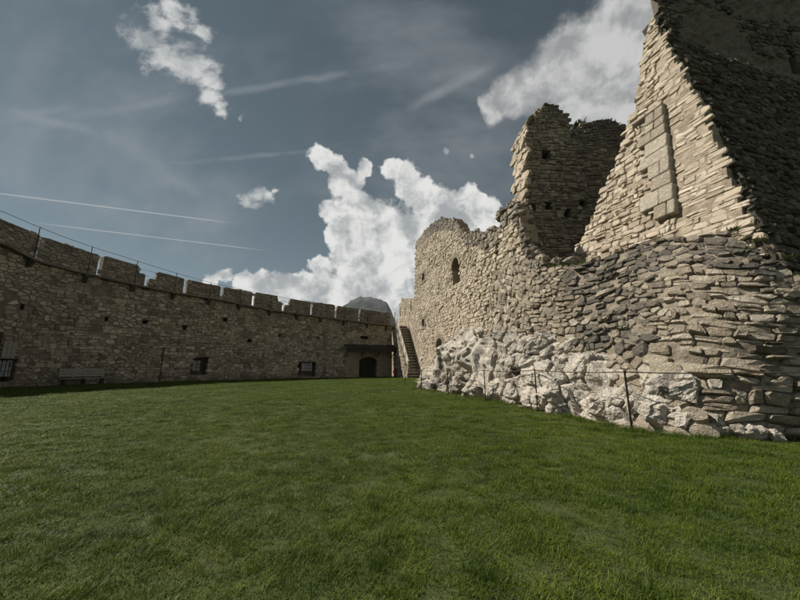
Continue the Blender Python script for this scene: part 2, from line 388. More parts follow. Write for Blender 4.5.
def thing(name, label, cat, loc=(0, 0, 0), group=None):
    o = bpy.data.objects.new(name, None)
    o.empty_display_size = 0.3
    o.location = loc
    link(o)
    return tag(o, label, cat, group)

def tag(o, label, cat, group=None):
    o['label'] = label
    o['category'] = cat
    if group:
        o['group'] = group
    return o

def structure(o):
    o['kind'] = 'structure'
    return o

class MB:
    """collects boxes and tubes for ONE mesh object"""
    def __init__(self):
        self.v = []
        self.f = []
    def box(self, c, ax, ay, az, hx, hy, hz, jit=0.0, rng=None):
        c = Vector(c); ax = Vector(ax); ay = Vector(ay); az = Vector(az)
        b = len(self.v)
        for sx in (-1, 1):
            for sy in (-1, 1):
                for sz in (-1, 1):
                    p = c + ax * hx * sx + ay * hy * sy + az * hz * sz
                    if jit:
                        p += Vector((rng.uniform(-jit, jit), rng.uniform(-jit, jit), rng.uniform(-jit, jit)))
                    self.v.append(p)
        for q in ((0, 1, 3, 2), (4, 6, 7, 5), (0, 4, 5, 1), (2, 3, 7, 6), (0, 2, 6, 4), (1, 5, 7, 3)):
            self.f.append([b + i for i in q])
        return self
    def tube(self, pts, r, n=6):
        pts = [Vector(p) for p in pts]
        b = len(self.v)
        for i, p in enumerate(pts):
            t = (pts[min(i + 1, len(pts) - 1)] - pts[max(i - 1, 0)]).normalized()
            up = Vector((0, 0, 1)) if abs(t.z) < 0.9 else Vector((1, 0, 0))
            x = t.cross(up).normalized(); y = x.cross(t)
            for k in range(n):
                a = 2 * math.pi * k / n
                self.v.append(p + x * math.cos(a) * r + y * math.sin(a) * r)
        for i in range(len(pts) - 1):
            for k in range(n):
                k2 = (k + 1) % n
                self.f.append([b + i * n + k, b + i * n + k2, b + (i + 1) * n + k2, b + (i + 1) * n + k])
        self.f.append([b + k for k in range(n)][::-1])
        self.f.append([b + (len(pts) - 1) * n + k for k in range(n)])
        return self
    def build(self, name, mat, parent=None, bevel=0.0):
        c = sum(self.v, Vector()) / len(self.v)
        base = parent.matrix_world.translation if False else Vector((0, 0, 0))
        o = mesh_obj(name, [p - c for p in self.v], self.f, mat, parent)
        o.location = c - (parent.location if parent is not None else base)
        if parent is not None and parent.parent is not None:
            o.location = o.location - parent.parent.location
        if bevel:
            md = o.modifiers.new('bevel', 'BEVEL'); md.width = bevel; md.segments = 1
        return o

def in_poly(p, poly):
    x, y = p
    c = False
    j = len(poly) - 1
    for i in range(len(poly)):
        xi, yi = poly[i]; xj, yj = poly[j]
        if (yi > y) != (yj > y) and x < (xj - xi) * (y - yi) / (yj - yi) + xi:
            c = not c
        j = i
    return c

class Patch:
    """a flat wall face: origin, horizontal axis, upward axis, normal, outline"""
    def __init__(self, d):
        self.O = Vector(d['O']); self.U = Vector(d['U']); self.V = Vector(d['V']); self.Nn = Vector(d['N'])
        self.poly = d['poly']
        us = [p[0] for p in self.poly]; vs = [p[1] for p in self.poly]
        self.rng = (min(us), max(us), min(vs), max(vs))
        self.holes = d.get('holes', [])
    def S(self, u, v):
        return self.O + self.U * u + self.V * v
    def N(self, u, v):
        return self.Nn

def masked_slab(name, surf, rng4, du, dv, fmask, bmask, thick, mat, parent, rough=0.03, lift=0.0):
    u0, u1, v0, v1 = rng4
    nu = max(2, int((u1 - u0) / du)); nv = max(2, int((v1 - v0) / dv))
    us = [u0 + (u1 - u0) * i / nu for i in range(nu + 1)]
    vs = [v0 + (v1 - v0) * j / nv for j in range(nv + 1)]
    V = []; F = []
    ci = {}
    def vid(i, j, s):
        k = (i, j, s)
        if k not in ci:
            p = surf.S(us[i], vs[j]); n = surf.N(us[i], vs[j])
            q = p + n * (rough * (noise.noise(p * 2.3) + .8 * noise.noise(p * 6.1)) + lift if s == 0 else -thick)
            ci[k] = len(V); V.append(q)
        return ci[k]
    fm = [[fmask((us[i] + us[i + 1]) / 2, (vs[j] + vs[j + 1]) / 2) for j in range(nv)] for i in range(nu)]
    bm = [[bmask((us[i] + us[i + 1]) / 2, (vs[j] + vs[j + 1]) / 2) for j in range(nv)] for i in range(nu)]
    for i in range(nu):
        for j in range(nv):
            if fm[i][j]:
                F.append([vid(i, j, 0), vid(i + 1, j, 0), vid(i + 1, j + 1, 0), vid(i, j + 1, 0)])
                for di, dj, a, b in ((-1, 0, (i, j + 1), (i, j)), (1, 0, (i + 1, j), (i + 1, j + 1)), (0, -1, (i, j), (i + 1, j)), (0, 1, (i + 1, j + 1), (i, j + 1))):
                    x, y = i + di, j + dj
                    if not (0 <= x < nu and 0 <= y < nv) or not fm[x][y]:
                        F.append([vid(*b, 0), vid(*a, 0), vid(*a, 1), vid(*b, 1)])
            if bm[i][j]:
                F.append([vid(i, j, 1), vid(i, j + 1, 1), vid(i + 1, j + 1, 1), vid(i + 1, j, 1)])
    return mesh_obj(name, [p - parent.location for p in V], F, mat, parent)

def clip(poly, px, py, nx, ny):
    out = []
    n = len(poly)
    for i in range(n):
        ax, ay = poly[i]; bx, by = poly[(i + 1) % n]
        da = (ax - px) * nx + (ay - py) * ny
        db = (bx - px) * nx + (by - py) * ny
        if da <= 0:
            out.append((ax, ay))
        if (da < 0 < db) or (db < 0 < da):
            t = da / (da - db)
            out.append((ax + (bx - ax) * t, ay + (by - ay) * t))
    return out

def rubble(surf, rng4, mask, cw, ch, depth, seed, lod=0, gap=0.03, tonef=None, drop=0.08, regular=0.0, chink=0.16, lift=0.0):
    """irregular coursed stones over a surface: list of (verts, faces, tone, lichen, size)"""
    rng = random.Random(seed)
    u0, u1, v0, v1 = rng4
    k = cw / ch
    seeds = []
    v = v0 - ch
    while v < v1 + ch:
        hh = ch * rng.uniform(0.6, 1.5)
        u = u0 - cw * rng.random()
        while u < u1 + cw:
            w = cw * rng.uniform(0.5, 1.8)
            if rng.random() > drop:
                seeds.append((u + w / 2 + rng.uniform(-.15, .15) * cw, (v + hh / 2 + rng.uniform(-.33, .33) * ch) * k))
            if rng.random() < chink:
                seeds.append((u + rng.uniform(-.1, .1) * cw, (v + rng.uniform(-.1, .1) * hh) * k))
            u += w
        v += hh
    grid = {}
    for i, (a, b) in enumerate(seeds):
        grid.setdefault((int(a // cw), int(b // cw)), []).append(i)
    stones = []
    for i, (a, b) in enumerate(seeds):
        if not mask(a, b / k):
            continue
        gx, gy = int(a // cw), int(b // cw)
        nb = []
        for x in range(gx - 2, gx + 3):
            for y in range(gy - 2, gy + 3):
                for j in grid.get((x, y), ()):
                    if j != i:
                        dx, dy = seeds[j][0] - a, seeds[j][1] - b
                        nb.append((dx * dx + dy * dy, dx, dy))
        nb.sort()
        R = 1.15 * cw
        poly = [(a - R, b - R), (a + R, b - R), (a + R, b + R), (a - R, b + R)]
        for d2, dx, dy in nb:
            if d2 > 5.2 * cw * cw:
                break
            dl = math.sqrt(d2) or 1e-6
            poly = clip(poly, a + dx / 2, b + dy / 2, dx / dl, dy / dl)
            if len(poly) < 3:
                break
        if len(poly) < 3:
            continue
        poly = [(x, y / k) for x, y in poly]
        cx = sum(p[0] for p in poly) / len(poly); cy = sum(p[1] for p in poly) / len(poly)
        wx = max(p[0] for p in poly) - min(p[0] for p in poly); wy = max(p[1] for p in poly) - min(p[1] for p in poly)
        if wx < 0.03 or wy < 0.03:
            continue
        qx = max(0.55, 1 - gap / wx * rng.uniform(.8, 1.8)); qy = max(0.55, 1 - gap / wy * rng.uniform(.8, 1.8))
        poly = [(cx + (x - cx) * qx, cy + (y - cy) * qy) for x, y in poly]
        # merge very short edges
        pp = []
        for p in poly:
            if not pp or math.hypot(p[0] - pp[-1][0], p[1] - pp[-1][1]) > 0.12 * min(wx, wy):
                pp.append(p)
        poly = pp
        if len(poly) < 3:
            continue
        if lod >= 1:
            q = []
            for m_ in range(len(poly)):
                (ax, ay), (bx, by) = poly[m_], poly[(m_ + 1) % len(poly)]
                t = rng.uniform(.14, .3)
                q.append((ax + (bx - ax) * t, ay + (by - ay) * t))
                q.append((ax + (bx - ax) * (1 - t), ay + (by - ay) * (1 - t)))
            poly = q
        d = depth * rng.uniform(0.45, 1.25) * min(1.3, 0.6 + 0.4 * min(wx, wy) / ch) + lift
        tx, ty = rng.uniform(-.45, .45), rng.uniform(-.3, .3)
        n = len(poly)
        def P(x, y, hgt):
            return surf.S(x, y) + surf.N(x, y) * hgt
        V = []; F = []
        hts = lambda x, y: d * (1 + tx * (x - cx) / wx + ty * (y - cy) / wy)
        for x, y in poly:
            V.append(P(x, y, -0.06))
        if lod >= 1:
            for x, y in poly:
                V.append(P(x + rng.uniform(-.03, .03) * wx, y + rng.uniform(-.03, .03) * wy, hts(x, y) * rng.uniform(.35, .75)))
            for x, y in poly:
                s = rng.uniform(.72, .93)
                V.append(P(cx + (x - cx) * s, cy + (y - cy) * s, hts(x, y) * rng.uniform(.88, 1.12)))
            rings = 3
        else:
            for x, y in poly:
                s = rng.uniform(.78, .95)
                V.append(P(cx + (x - cx) * s, cy + (y - cy) * s, hts(x, y) * rng.uniform(.8, 1.1)))
            rings = 2
        for r in range(rings - 1):
            for m_ in range(n):
                m2 = (m_ + 1) % n
                F.append([r * n + m_, r * n + m2, (r + 1) * n + m2, (r + 1) * n + m_])
        V.append(P(cx + rng.uniform(-.1, .1) * wx, cy + rng.uniform(-.1, .1) * wy, d * rng.uniform(.85, 1.12)))
        c = len(V) - 1
        for m_ in range(n):
            F.append([(rings - 1) * n + m_, (rings - 1) * n + (m_ + 1) % n, c])
        tone = min(1, max(0, rng.gauss(0.5, 0.24)))
        lich = 0.0
        if tonef:
            tone, lich = tonef(cx, cy, tone, rng)
        stones.append((V, F, tone, lich, math.sqrt(wx * wy)))
    return stones

def coursed(surf, rng4, mask, cw, ch, depth, seed, gap=0.018, tonef=None, wave=1.0):
    """roughly squared stones in wavy broken courses"""
    rng = random.Random(seed)
    u0, u1, v0, v1 = rng4
    off = seed * 3.7
    out = []
    v = v0
    row = 0
    while v < v1:
        hh = ch * rng.uniform(.65, 1.5)
        wav = lambda u, r: wave * .32 * ch * noise.noise(Vector((u * .8, r * 5.3 + off, 0))) + wave * .2 * ch * noise.noise(Vector((u * 3.1, r * 7.7 + off, 3)))
        u = u0 - cw * rng.random()
        lean = rng.uniform(-.25, .25) * hh
        while u < u1:
            w = cw * (rng.uniform(.35, .8) if rng.random() < .3 else rng.uniform(.8, 2.0))
            l2 = rng.uniform(-.3, .3) * hh
            qs = [[(u, v + wav(u, row)), (u + w, v + wav(u + w, row)), (u + w + l2, v + hh + wav(u + w, row + 1)), (u + lean, v + hh + wav(u, row + 1))]]
            if rng.random() < .22 and hh > .8 * ch:            # two thin stones stacked in one course
                a, b, c, d = qs[0]
                f = rng.uniform(.35, .65)
                m1 = (a[0] + (d[0] - a[0]) * f, a[1] + (d[1] - a[1]) * f); m2 = (b[0] + (c[0] - b[0]) * f, b[1] + (c[1] - b[1]) * f)
                qs = [[a, b, m2, m1], [m1, m2, c, d]]
            lean = l2
            for q in qs:
                cx = sum(p[0] for p in q) / 4; cy = sum(p[1] for p in q) / 4
                if not mask(cx, cy) or rng.random() < .035:
                    continue
                wx = max(p[0] for p in q) - min(p[0] for p in q); wy = max(p[1] for p in q) - min(p[1] for p in q)
                g = gap * rng.uniform(.7, 1.9)
                poly = []
                for i in range(4):
                    (ax, ay), (bx, by) = q[i], q[(i + 1) % 4]
                    for t in (rng.uniform(.08, .24), 1 - rng.uniform(.08, .24)):
                        x = ax + (bx - ax) * t; y = ay + (by - ay) * t
                        x += (cx - x) * min(.4, g / wx) + rng.uniform(-.025, .025) * wx; y += (cy - y) * min(.4, g / wy) + rng.uniform(-.05, .05) * wy
                        poly.append((x, y))
                d = depth * rng.choice((.35, .6, .8, 1.0, 1.0, 1.3)) * rng.uniform(.85, 1.15)
                tx, ty = rng.uniform(-.45, .45), rng.uniform(-.35, .35)
                n = len(poly)
                P = lambda x, y, h: surf.S(x, y) + surf.N(x, y) * h
                H = lambda x, y: d * (1 + tx * (x - cx) / wx + ty * (y - cy) / wy)
                V = [P(x, y, -.06) for x, y in poly]
                V += [P(x, y, H(x, y) * rng.uniform(.4, .85)) for x, y in poly]
                for x, y in poly:
                    s = rng.uniform(.68, .94)
                    V.append(P(cx + (x - cx) * s, cy + (y - cy) * s, H(x, y) * rng.uniform(.85, 1.15)))
                V.append(P(cx + rng.uniform(-.15, .15) * wx, cy + rng.uniform(-.15, .15) * wy, d * rng.uniform(.85, 1.15)))
                F = []
                for r in range(2):
                    for i in range(n):
                        j = (i + 1) % n
                        F.append([r * n + i, r * n + j, (r + 1) * n + j, (r + 1) * n + i])
                F += [[2 * n + i, 2 * n + (i + 1) % n, 3 * n] for i in range(n)]
                tone = min(1, max(0, rng.gauss(.5, .24))); li = 0.0
                if tonef:
                    tone, li = tonef(cx, cy, tone, rng)
                out.append((V, F, tone, li, math.sqrt(wx * wy)))
            u += w
        v += hh
        row += 1
    return out

def place_stones(stones, mat, parent, stuff_name, limit=300, min_ratio=0.0265, smooth_=False):
    """the stones that show largest become objects of their own, the rest one mesh"""
    rank = []
    for s in stones:
        c = s[0][-1]
        dvec = c - EYE
        front = dvec.y > 0 and abs(dvec.x) < dvec.y * 1.25 + 0.5 and (dvec.z < 1.2 * dvec.y)
        rank.append((s[4] / dvec.length if front else 0.0, s))
    rank.sort(key=lambda t: -t[0])
    n = 0
    V = []; F = []; T = []; L = []
    base = parent.location
    for ratio, (v, f, tone, lich, size) in rank:
        if n < limit and ratio > min_ratio:
            c = v[-1]
            o = mesh_obj('stone', [p - c for p in v], f, mat, parent, [tone] * len(v), [lich] * len(v), smooth_)
            o.location = c - base
            n += 1
        else:
            b = len(V)
            V.extend(v); F.extend([[i + b for i in q] for q in f]); T.extend([tone] * len(v)); L.extend([lich] * len(v))
    if V:
        o = mesh_obj(stuff_name, [p - base for p in V], F, mat, parent, T, L, smooth_)
        o['kind'] = 'stuff'
    return n

def make_rock(name, c, size, rotz, seed, mat, parent, npts=16, cuts=4, tilt=(0, 0), lich=0.1, smooth_=True):
    """angular broken rock: a hull of scattered points, its facets then fissured and pitted"""
    rng = random.Random(seed)
    sc = Vector(size)
    ms = min(sc)
    bm = bmesh.new()
    for i in range(npts):
        z = 1 - 2 * (i + .5) / npts
        a = i * 2.39996 + rng.uniform(-.5, .5)
        r = math.sqrt(1 - z * z)
        k = rng.uniform(.82, 1.18)
        bm.verts.new((r * math.cos(a) * k * sc.x, r * math.sin(a) * k * sc.y, z * k * sc.z))
    hull = bmesh.ops.convex_hull(bm, input=bm.verts)
    junk = list({g for g in hull['geom_interior'] + hull['geom_unused'] if isinstance(g, bmesh.types.BMVert)})
    bmesh.ops.delete(bm, geom=junk, context='VERTS')
    off = Vector((rng.uniform(-50, 50), rng.uniform(-50, 50), rng.uniform(-50, 50)))
    bed = Vector((rng.uniform(.2, .7), rng.uniform(-.3, .3), 1)).normalized()
    for stage in range(cuts):        # break the facets up again and again, less each time
        bmesh.ops.subdivide_edges(bm, edges=bm.edges, cuts=2 if stage == 0 else 1, use_grid_fill=True)
        bmesh.ops.triangulate(bm, faces=bm.faces)
        bm.normal_update()
        k = ms * (.085, .045, .018, .008)[stage]
        for v in bm.verts:
            v.co += v.normal * rng.uniform(-k, k) + Vector((rng.uniform(-k, k), rng.uniform(-k, k), rng.uniform(-k, k))) * .5
    if cuts >= 3:
        bm.normal_update()
        for v in bm.verts:
            p = v.co
            cell = noise.voronoi(p * 1.3 + off)[0]
            crack = max(0.0, .10 - (cell[1] - cell[0])) * 2.0
            sv = (p.dot(bed) * 2.2 + .4 * noise.noise(p * .9 + off)) % 1.0
            v.co = p + v.normal * (.05 * sv - crack) * min(ms, .7)
    rot = Matrix.Rotation(rotz, 3, 'Z') @ Matrix.Rotation(tilt[0], 3, 'X') @ Matrix.Rotation(tilt[1], 3, 'Y')
    bm.verts.index_update()
    pts = [rot @ v.co for v in bm.verts]
    F = [[x.index for x in f.verts] for f in bm.faces]
    bm.free()
    li = [max(0.0, min(1.0, lich - .02 + .95 * noise.noise(p * 1.1 + off) + .5 * noise.noise(p * 3.1 + off))) for p in pts]
    tone = rng.uniform(.5, .85)
    o = mesh_obj(name, pts, F, mat, parent, [tone] * len(pts), li, False)
    o.location = Vector(c) - (parent.location if parent else Vector())
    return o

# ------------------------------------------------------------------ ground and far mountain
RUIN_BASE = [(1.9, 36.5), (1.5, 26.0), (1.05, 20.6), (1.75, 18.9), (2.75, 16.9), (3.35, 14.6), (3.65, 12.9), (4.1, 10.2), (4.65, 8.5), (4.95, 7.25), (5.7, 6.62), (6.9, 6.5), (8.2, 6.65), (9.6, 7.1), (14.0, 8.6), (24.0, 11.0)]
def seg_dist(p, a, b):
    ax, ay = a; bx, by = b
    dx, dy = bx - ax, by - ay
    t = max(0, min(1, ((p[0] - ax) * dx + (p[1] - ay) * dy) / (dx * dx + dy * dy)))
    return math.hypot(p[0] - ax - t * dx, p[1] - ay - t * dy)
def ruin_dist(x, y):
    return min(seg_dist((x, y), RUIN_BASE[i], RUIN_BASE[i + 1]) for i in range(len(RUIN_BASE) - 1))
def gz(x, y):
    return 0.05 * noise.noise(Vector((x * 0.22, y * 0.22, 3.1))) + 0.015 * noise.noise(Vector((x * 1.1, y * 1.1, 7.7)))

def build_ground():
    xs = [-4000, -1500, -500, -150, -60] + [-40 + 0.5 * i for i in range(141)] + [50, 150, 500, 1500, 4000]
    ys = [-4000, -1500, -500, -150, -50] + [-25 + 0.5 * i for i in range(161)] + [75, 150, 500, 1500, 4000]
    V = []; dirt = []
    for y in ys:
        for x in xs:
            near = -41 < x < 32 and -26 < y < 57
            V.append((x, y, gz(x, y) if near else -0.1 if abs(x) < 200 and abs(y) < 200 else -60.0))
            dirt.append(max(0.0, 1.0 - ruin_dist(x, y) / 0.75) if -2 < x < 26 and 4 < y < 38 else 0.0)
    F = []
    w = len(xs)
    for j in range(len(ys) - 1):
        for i in range(w - 1):
            F.append([j * w + i, j * w + i + 1, (j + 1) * w + i + 1, (j + 1) * w + i])
    o = mesh_obj('ground', V, F, M['ground'], None, smooth_=True)
    a = o.data.attributes.new('dirt', 'FLOAT', 'POINT')
    a.data.foreach_set('value', dirt)
    structure(o)
build_ground()

def build_mountain():
    # a rounded rocky summit that falls off steeply on one side, with lower ridges behind
    V = []; F = []
    nx, ny = 260, 60
    x0, x1, y0, y1 = -1300, 700, 1500, 2700
    for j in range(ny + 1):
        for i in range(nx + 1):
            x = x0 + (x1 - x0) * i / nx; y = y0 + (y1 - y0) * j / ny
            px = x / 2000 * 336 + 400
            prof = [(150, 20), (250, 30), (300, 40), (330, 52), (343, 60), (351, 65), (360, 68.5), (370, 69), (380, 67), (387, 62.5), (391, 55), (394, 47), (399, 40), (410, 33), (450, 20), (550, 8)]
            h = 0
            for (a, ha), (b, hb) in zip(prof, prof[1:]):
                if a <= px < b:
                    h = ha + (hb - ha) * (px - a) / (b - a)
            z = h / 336 * 2000 * 1.0
            fall = math.exp(-((y - 2000) / 330) ** 2)
            z = z * fall + 15 * noise.fractal(Vector((x * .013 + 4, y * .006, 0)), .8, 2, 6) * fall - 40 * (1 - fall)
            V.append((x, y, z))
    for j in range(ny):
        for i in range(nx):
            a = j * (nx + 1) + i
            F.append([a, a + 1, a + nx + 2, a + nx + 1])
    structure(mesh_obj('mountain', V, F, M['mountain'], None, smooth_=True))
build_mountain()

# ------------------------------------------------------------------ curtain wall
CUM = [0.0]
for a, b in zip(CURVE, CURVE[1:]):
    CUM.append(CUM[-1] + math.hypot(b[0] - a[0], b[1] - a[1]))
SEND = CUM[-1]
def lin(tab, x):
    xs = [t[0] for t in tab]
    if x <= xs[0]:
        return tab[0][1]
    if x >= xs[-1]:
        return tab[-1][1]
    i = bisect_right(xs, x) - 1
    t = (x - xs[i]) / (xs[i + 1] - xs[i])
    return tab[i][1] + (tab[i + 1][1] - tab[i][1]) * t
def cpt(s):
    i = min(len(CUM) - 2, max(0, bisect_right(CUM, s) - 1))
    t = (s - CUM[i]) / (CUM[i + 1] - CUM[i])
    return Vector((CURVE[i][0] + (CURVE[i + 1][0] - CURVE[i][0]) * t, CURVE[i][1] + (CURVE[i + 1][1] - CURVE[i][1]) * t, 0))
class Curtain:
    off = 0.0
    def __init__(self, off=0.0):
        self.off = off
    def T(self, s):
        return (cpt(min(SEND, s + .6)) - cpt(max(0, s - .6))).normalized()
    def N(self, s, z):
        t = self.T(s)
        return Vector((t.y, -t.x, 0))
    def S(self, s, z):
        p = cpt(s) + self.N(s, z) * self.off
        p.z = z
        return p
CW = Curtain()
ledge = lambda s: lin(LEDGE, s)
mtop = lambda s: lin(TOP, s)

def in_open(s, z, grow=0.0):
    for a, b, lo, hi in OPEN:
        if a - grow < s < b + grow and lo - grow < z < hi + grow:
            return True
    a, b, lo, hi = DOOR
    if a - grow < s < b + grow:
        m = (a + b) / 2; r = (b - a) / 2 + grow
        spring = hi - r * 0.45
        if z < spring or ((s - m) / r) ** 2 + ((z - spring) / (hi - spring + grow)) ** 2 < 1:
            return True
    return False
rr = random.Random(4)
OPEN = [(h[0] - .19, h[0] + .19, h[1] - .17, h[1] + .15) for h in HOLES]
OPEN += [(SLOT[0], SLOT[1], SLOT[2], SLOT[3]), (WINL[0] - .3, WINL[1] + .1, WINL[2] - .3, WINL[3] + .1), tuple(WIN2), tuple(WIN3)]

curtain = thing('curtain_wall', 'long curved battlemented brown rubble wall enclosing the far side of the lawn', 'wall', cpt(48))
masked_slab('wall_core', CW, (0, SEND, -0.5, 9.6), 0.22, 0.17,
            lambda s, z: z < ledge(s) and not in_open(s, z),
            lambda s, z: z < ledge(s), 1.1, M['mortar_brown'], curtain)
def plast(s, z):
    e = 0.25 * noise.noise(Vector((s * 1.3, z * 1.3, 0)))
    return s > PLAST[0] + e and z < 3.3 + e
def ctone(s, z, t, rng):
    base = 0.2 * noise.noise(Vector((s * .25, z * .4, 5)))
    streak = max(0, noise.noise(Vector((s * 1.1, z * .12, 17)))) * .75
    return min(1, max(0, t + base)), max(0, 0.5 - z * 0.35) + 0.3 * noise.noise(Vector((s * .5, z * .7, 9))) + streak
cmask = lambda s, z: z < ledge(s) - .05 and s < SEND - .05 and not in_open(s, z, .07) and not plast(s, z) and noise.noise(Vector((s * .55, z * .8, 31))) < .42
repair = lambda s, z, k=1.0: noise.noise(Vector((s * .28 * k, z * .45 * k, 77))) > -.05
st = coursed(CW, (20, SEND, -0.1, 9.4), lambda s, z: cmask(s, z) and repair(s, z), .27, .205, .07, 11, .018, ctone, 2.0)
st += rubble(CW, (20, SEND, -0.1, 9.4), lambda s, z: cmask(s, z) and not repair(s, z), .36, .23, .065, 12, 0, .02, ctone, chink=.25)
place_stones(st, M['brown'], curtain, 'rubble_masonry', 300, 0.0115)
# plaster panel round the door
masked_slab('plaster_panel', Curtain(0.05), (PLAST[0] - .5, SEND, -0.1, 3.6), 0.1, 0.1,
            lambda s, z: plast(s, z) and not in_open(s, z), lambda s, z: False, 0.06, M['plaster'], curtain)

# walkway ledge on brackets
def sweep(name, s0, s1, prof, mat, parent, step=0.5, zf=ledge):
    n = max(2, int((s1 - s0) / step))
    V = []; F = []
    for i in range(n + 1):
        s = s0 + (s1 - s0) * i / n
        p = cpt(s); nr = CW.N(s, 0); z = zf(s)
        for a, b in prof:
            q = p + nr * a; q.z = z + b
            V.append(q - parent.location)
    k = len(prof)
    for i in range(n):
        for j in range(k):
            j2 = (j + 1) % k
            F.append([i * k + j, (i + 1) * k + j, (i + 1) * k + j2, i * k + j2])
    F.append(list(range(k))); F.append([n * k + j for j in range(k)][::-1])
    return mesh_obj(name, V, F, mat, parent)
sweep('walkway_ledge', 0, SEND, [(-1.0, 0), (0.42, 0), (0.42, .13), (-1.0, .13)], M['mortar_brown'], curtain)
brk = list(BRK)
s = brk[0]
while s > 6:
    s -= 2.9
    brk.insert(0, s)
for s in brk:
    p = cpt(s); nr = CW.N(s, 0); t = CW.T(s); z = ledge(s)
    V = []
    for sg in (-1, 1):
        for a, b in ((-0.02, 0), (.40, 0), (.40, -.12), (.16, -.42), (-0.02, -.62)):
            q = p + nr * a + t * sg * .13; q.z = z + b - .003
            V.append(q)
    m = MB(); m.v = V
    m.f = [[0, 1, 2, 3, 4], [9, 8, 7, 6, 5]] + [[i, i + 5, (i + 1) % 5 + 5, (i + 1) % 5] for i in range(5)]
    m.build('bracket', M['mortar_dark'], curtain)

# merlons: each a solid block faced with stones
gaps = list(GAPS)
s = gaps[0]
while s > 8:
    s -= 2.75
    gaps.insert(0, s)
gaps = [2.0] + gaps + [SEND + .2]
notch = {GAPS[2], GAPS[6]}
CM = Curtain(-0.42)
for gi, (a, b) in enumerate(zip(gaps, gaps[1:])):
    half = 0.15
    m0, m1 = a + half, min(b - half, SEND - 0.1)
    if m1 - m0 < 0.5:
        continue
    rg = random.Random(gi * 7 + 1)
    e = [rg.uniform(-.06, .06) for _ in range(3)]
    cutl = a in notch; cutr = b in notch
    def tp(s, m0=m0, m1=m1, e=e, cutl=cutl, cutr=cutr):
        z = mtop(s) + e[0] + 0.045 * noise.noise(Vector((s * 1.7, gi, 0)))
        if cutl and s < m0 + .55: z -= 0.75
        if cutr and s > m1 - .5: z -= 0.6
        dd = min(s - m0, m1 - s)
        if dd < .1: z -= (.1 - dd) * 0.6
        return z
    V = []; F = []; FM = []; T = []; L = []
    n = max(4, int((m1 - m0) / 0.14))
    for i in range(n + 1):
        s = m0 + (m1 - m0) * i / n
        p = cpt(s); nr = CW.N(s, 0); zb = ledge(s) + .08; zt = tp(s)
        for off, z in ((-.42, zb), (-.42, zt), (-1.0, zt - .02), (-1.0, zb)):
            q = p + nr * off; q.z = z; V.append(q)
    for i in range(n):
        for j in range(3):
            F.append([i * 4 + j, i * 4 + j + 1, i * 4 + 5 + j, i * 4 + 4 + j])
    F.append([0, 3, 2, 1]); F.append([n * 4, n * 4 + 1, n * 4 + 2, n * 4 + 3])
    FM = [0] * len(F); T = [0.4] * len(V); L = [0.0] * len(V)
    if m1 > 18:
        for v, f, tone, li, sz in rubble(CM, (m0, m1, ledge(m0) - .8, mtop(m0) + 1.2), lambda s, z: m0 + .06 < s < m1 - .06 and ledge(s) < z < tp(s) - .07,
                                         0.33, 0.18, 0.06, gi + 90, 0, 0.022, lambda s, z, t, r: (t * .85, 0.35 + .3 * noise.noise(Vector((s, z, 2))))):
            b0 = len(V)
            V.extend(v); F.extend([[i + b0 for i in q] for q in f]); FM.extend([1] * len(f)); T.extend([tone] * len(v)); L.extend([li] * len(v))
    o = mesh_obj('merlon', [p - curtain.location for p in V], F, None, curtain, T, L, False, [M['mortar_brown'], M['brown']], FM)

# iron railing along the wall walk
rail = thing('iron_railing', 'thin dark iron railing running along the top of the battlemented wall', 'railing', cpt(48) + Vector((0, 0, ledge(48))))
rl = lambda s: .18 - .42 * max(0, min(1, (s - 36) / 14))
for s in brk:
    p = cpt(s) + CW.N(s, 0) * .36
    z = ledge(s)
    MB().tube([(p.x, p.y, z - .25), (p.x, p.y, mtop(s) + rl(s) + .02)], 0.026, 6).build('post', M['iron'], rail)
for fr in (0.45, 0.72, 1.0):
    pts = []
    for i in range(121):
        s = brk[0] + (SEND - brk[0]) * i / 120
        p = cpt(s) + CW.N(s, 0) * .36
        z0 = ledge(s) + .13; z1 = mtop(s) + rl(s)
        pts.append((p.x, p.y, z0 + (z1 - z0) * fr))
    MB().tube(pts, 0.016 if fr == 1 else 0.01, 5).build('rail', M['iron'], rail)

# barred windows low in the wall
def window(s0, s1, z0, z1, nb, depth=0.28, pane=True):
    sm = (s0 + s1) / 2; t = CW.T(sm); nr = CW.N(sm, 0); c = cpt(sm) - nr * depth; c.z = (z0 + z1) / 2
    up = Vector((0, 0, 1)); w = (s1 - s0) / 2; h = (z1 - z0) / 2
    fr = MB()
    for sg in (-1, 1):
        fr.box(c + t * sg * (w - .05), t, nr, up, .05, .06, h)
        fr.box(c + up * sg * (h - .05), t, nr, up, w - .1, .055, .05)
    f = fr.build('window_frame', M['wood_grey'], curtain)
    g = MB().box(c - nr * .03, t, nr, up, w - .1, .01, h - .1)
    g.build('pane', M['glass'], f)
    for i in range(nb):
        x = (i + 1) / (nb + 1) * 2 - 1
        MB().box(c + t * x * (w - .1) + nr * .09, t, nr, up, .016, .016, h).build('bar', M['iron'], f)
    for x in (-.33, .33):
        MB().box(c + up * x * h + nr * .115, t, nr, up, w, .012, .014).build('bar', M['iron'], f)
window(WINL[0] - .25, WINL[1], WINL[2] - .05, WINL[3], 2)
window(WIN2[0] + .12, WIN2[0] + .68, WIN2[2] + .35, WIN2[3] - .25, 2)
window(WIN3[0] + .38, WIN3[1] - .35, WIN3[2] + .55, WIN3[3] - .1, 3)
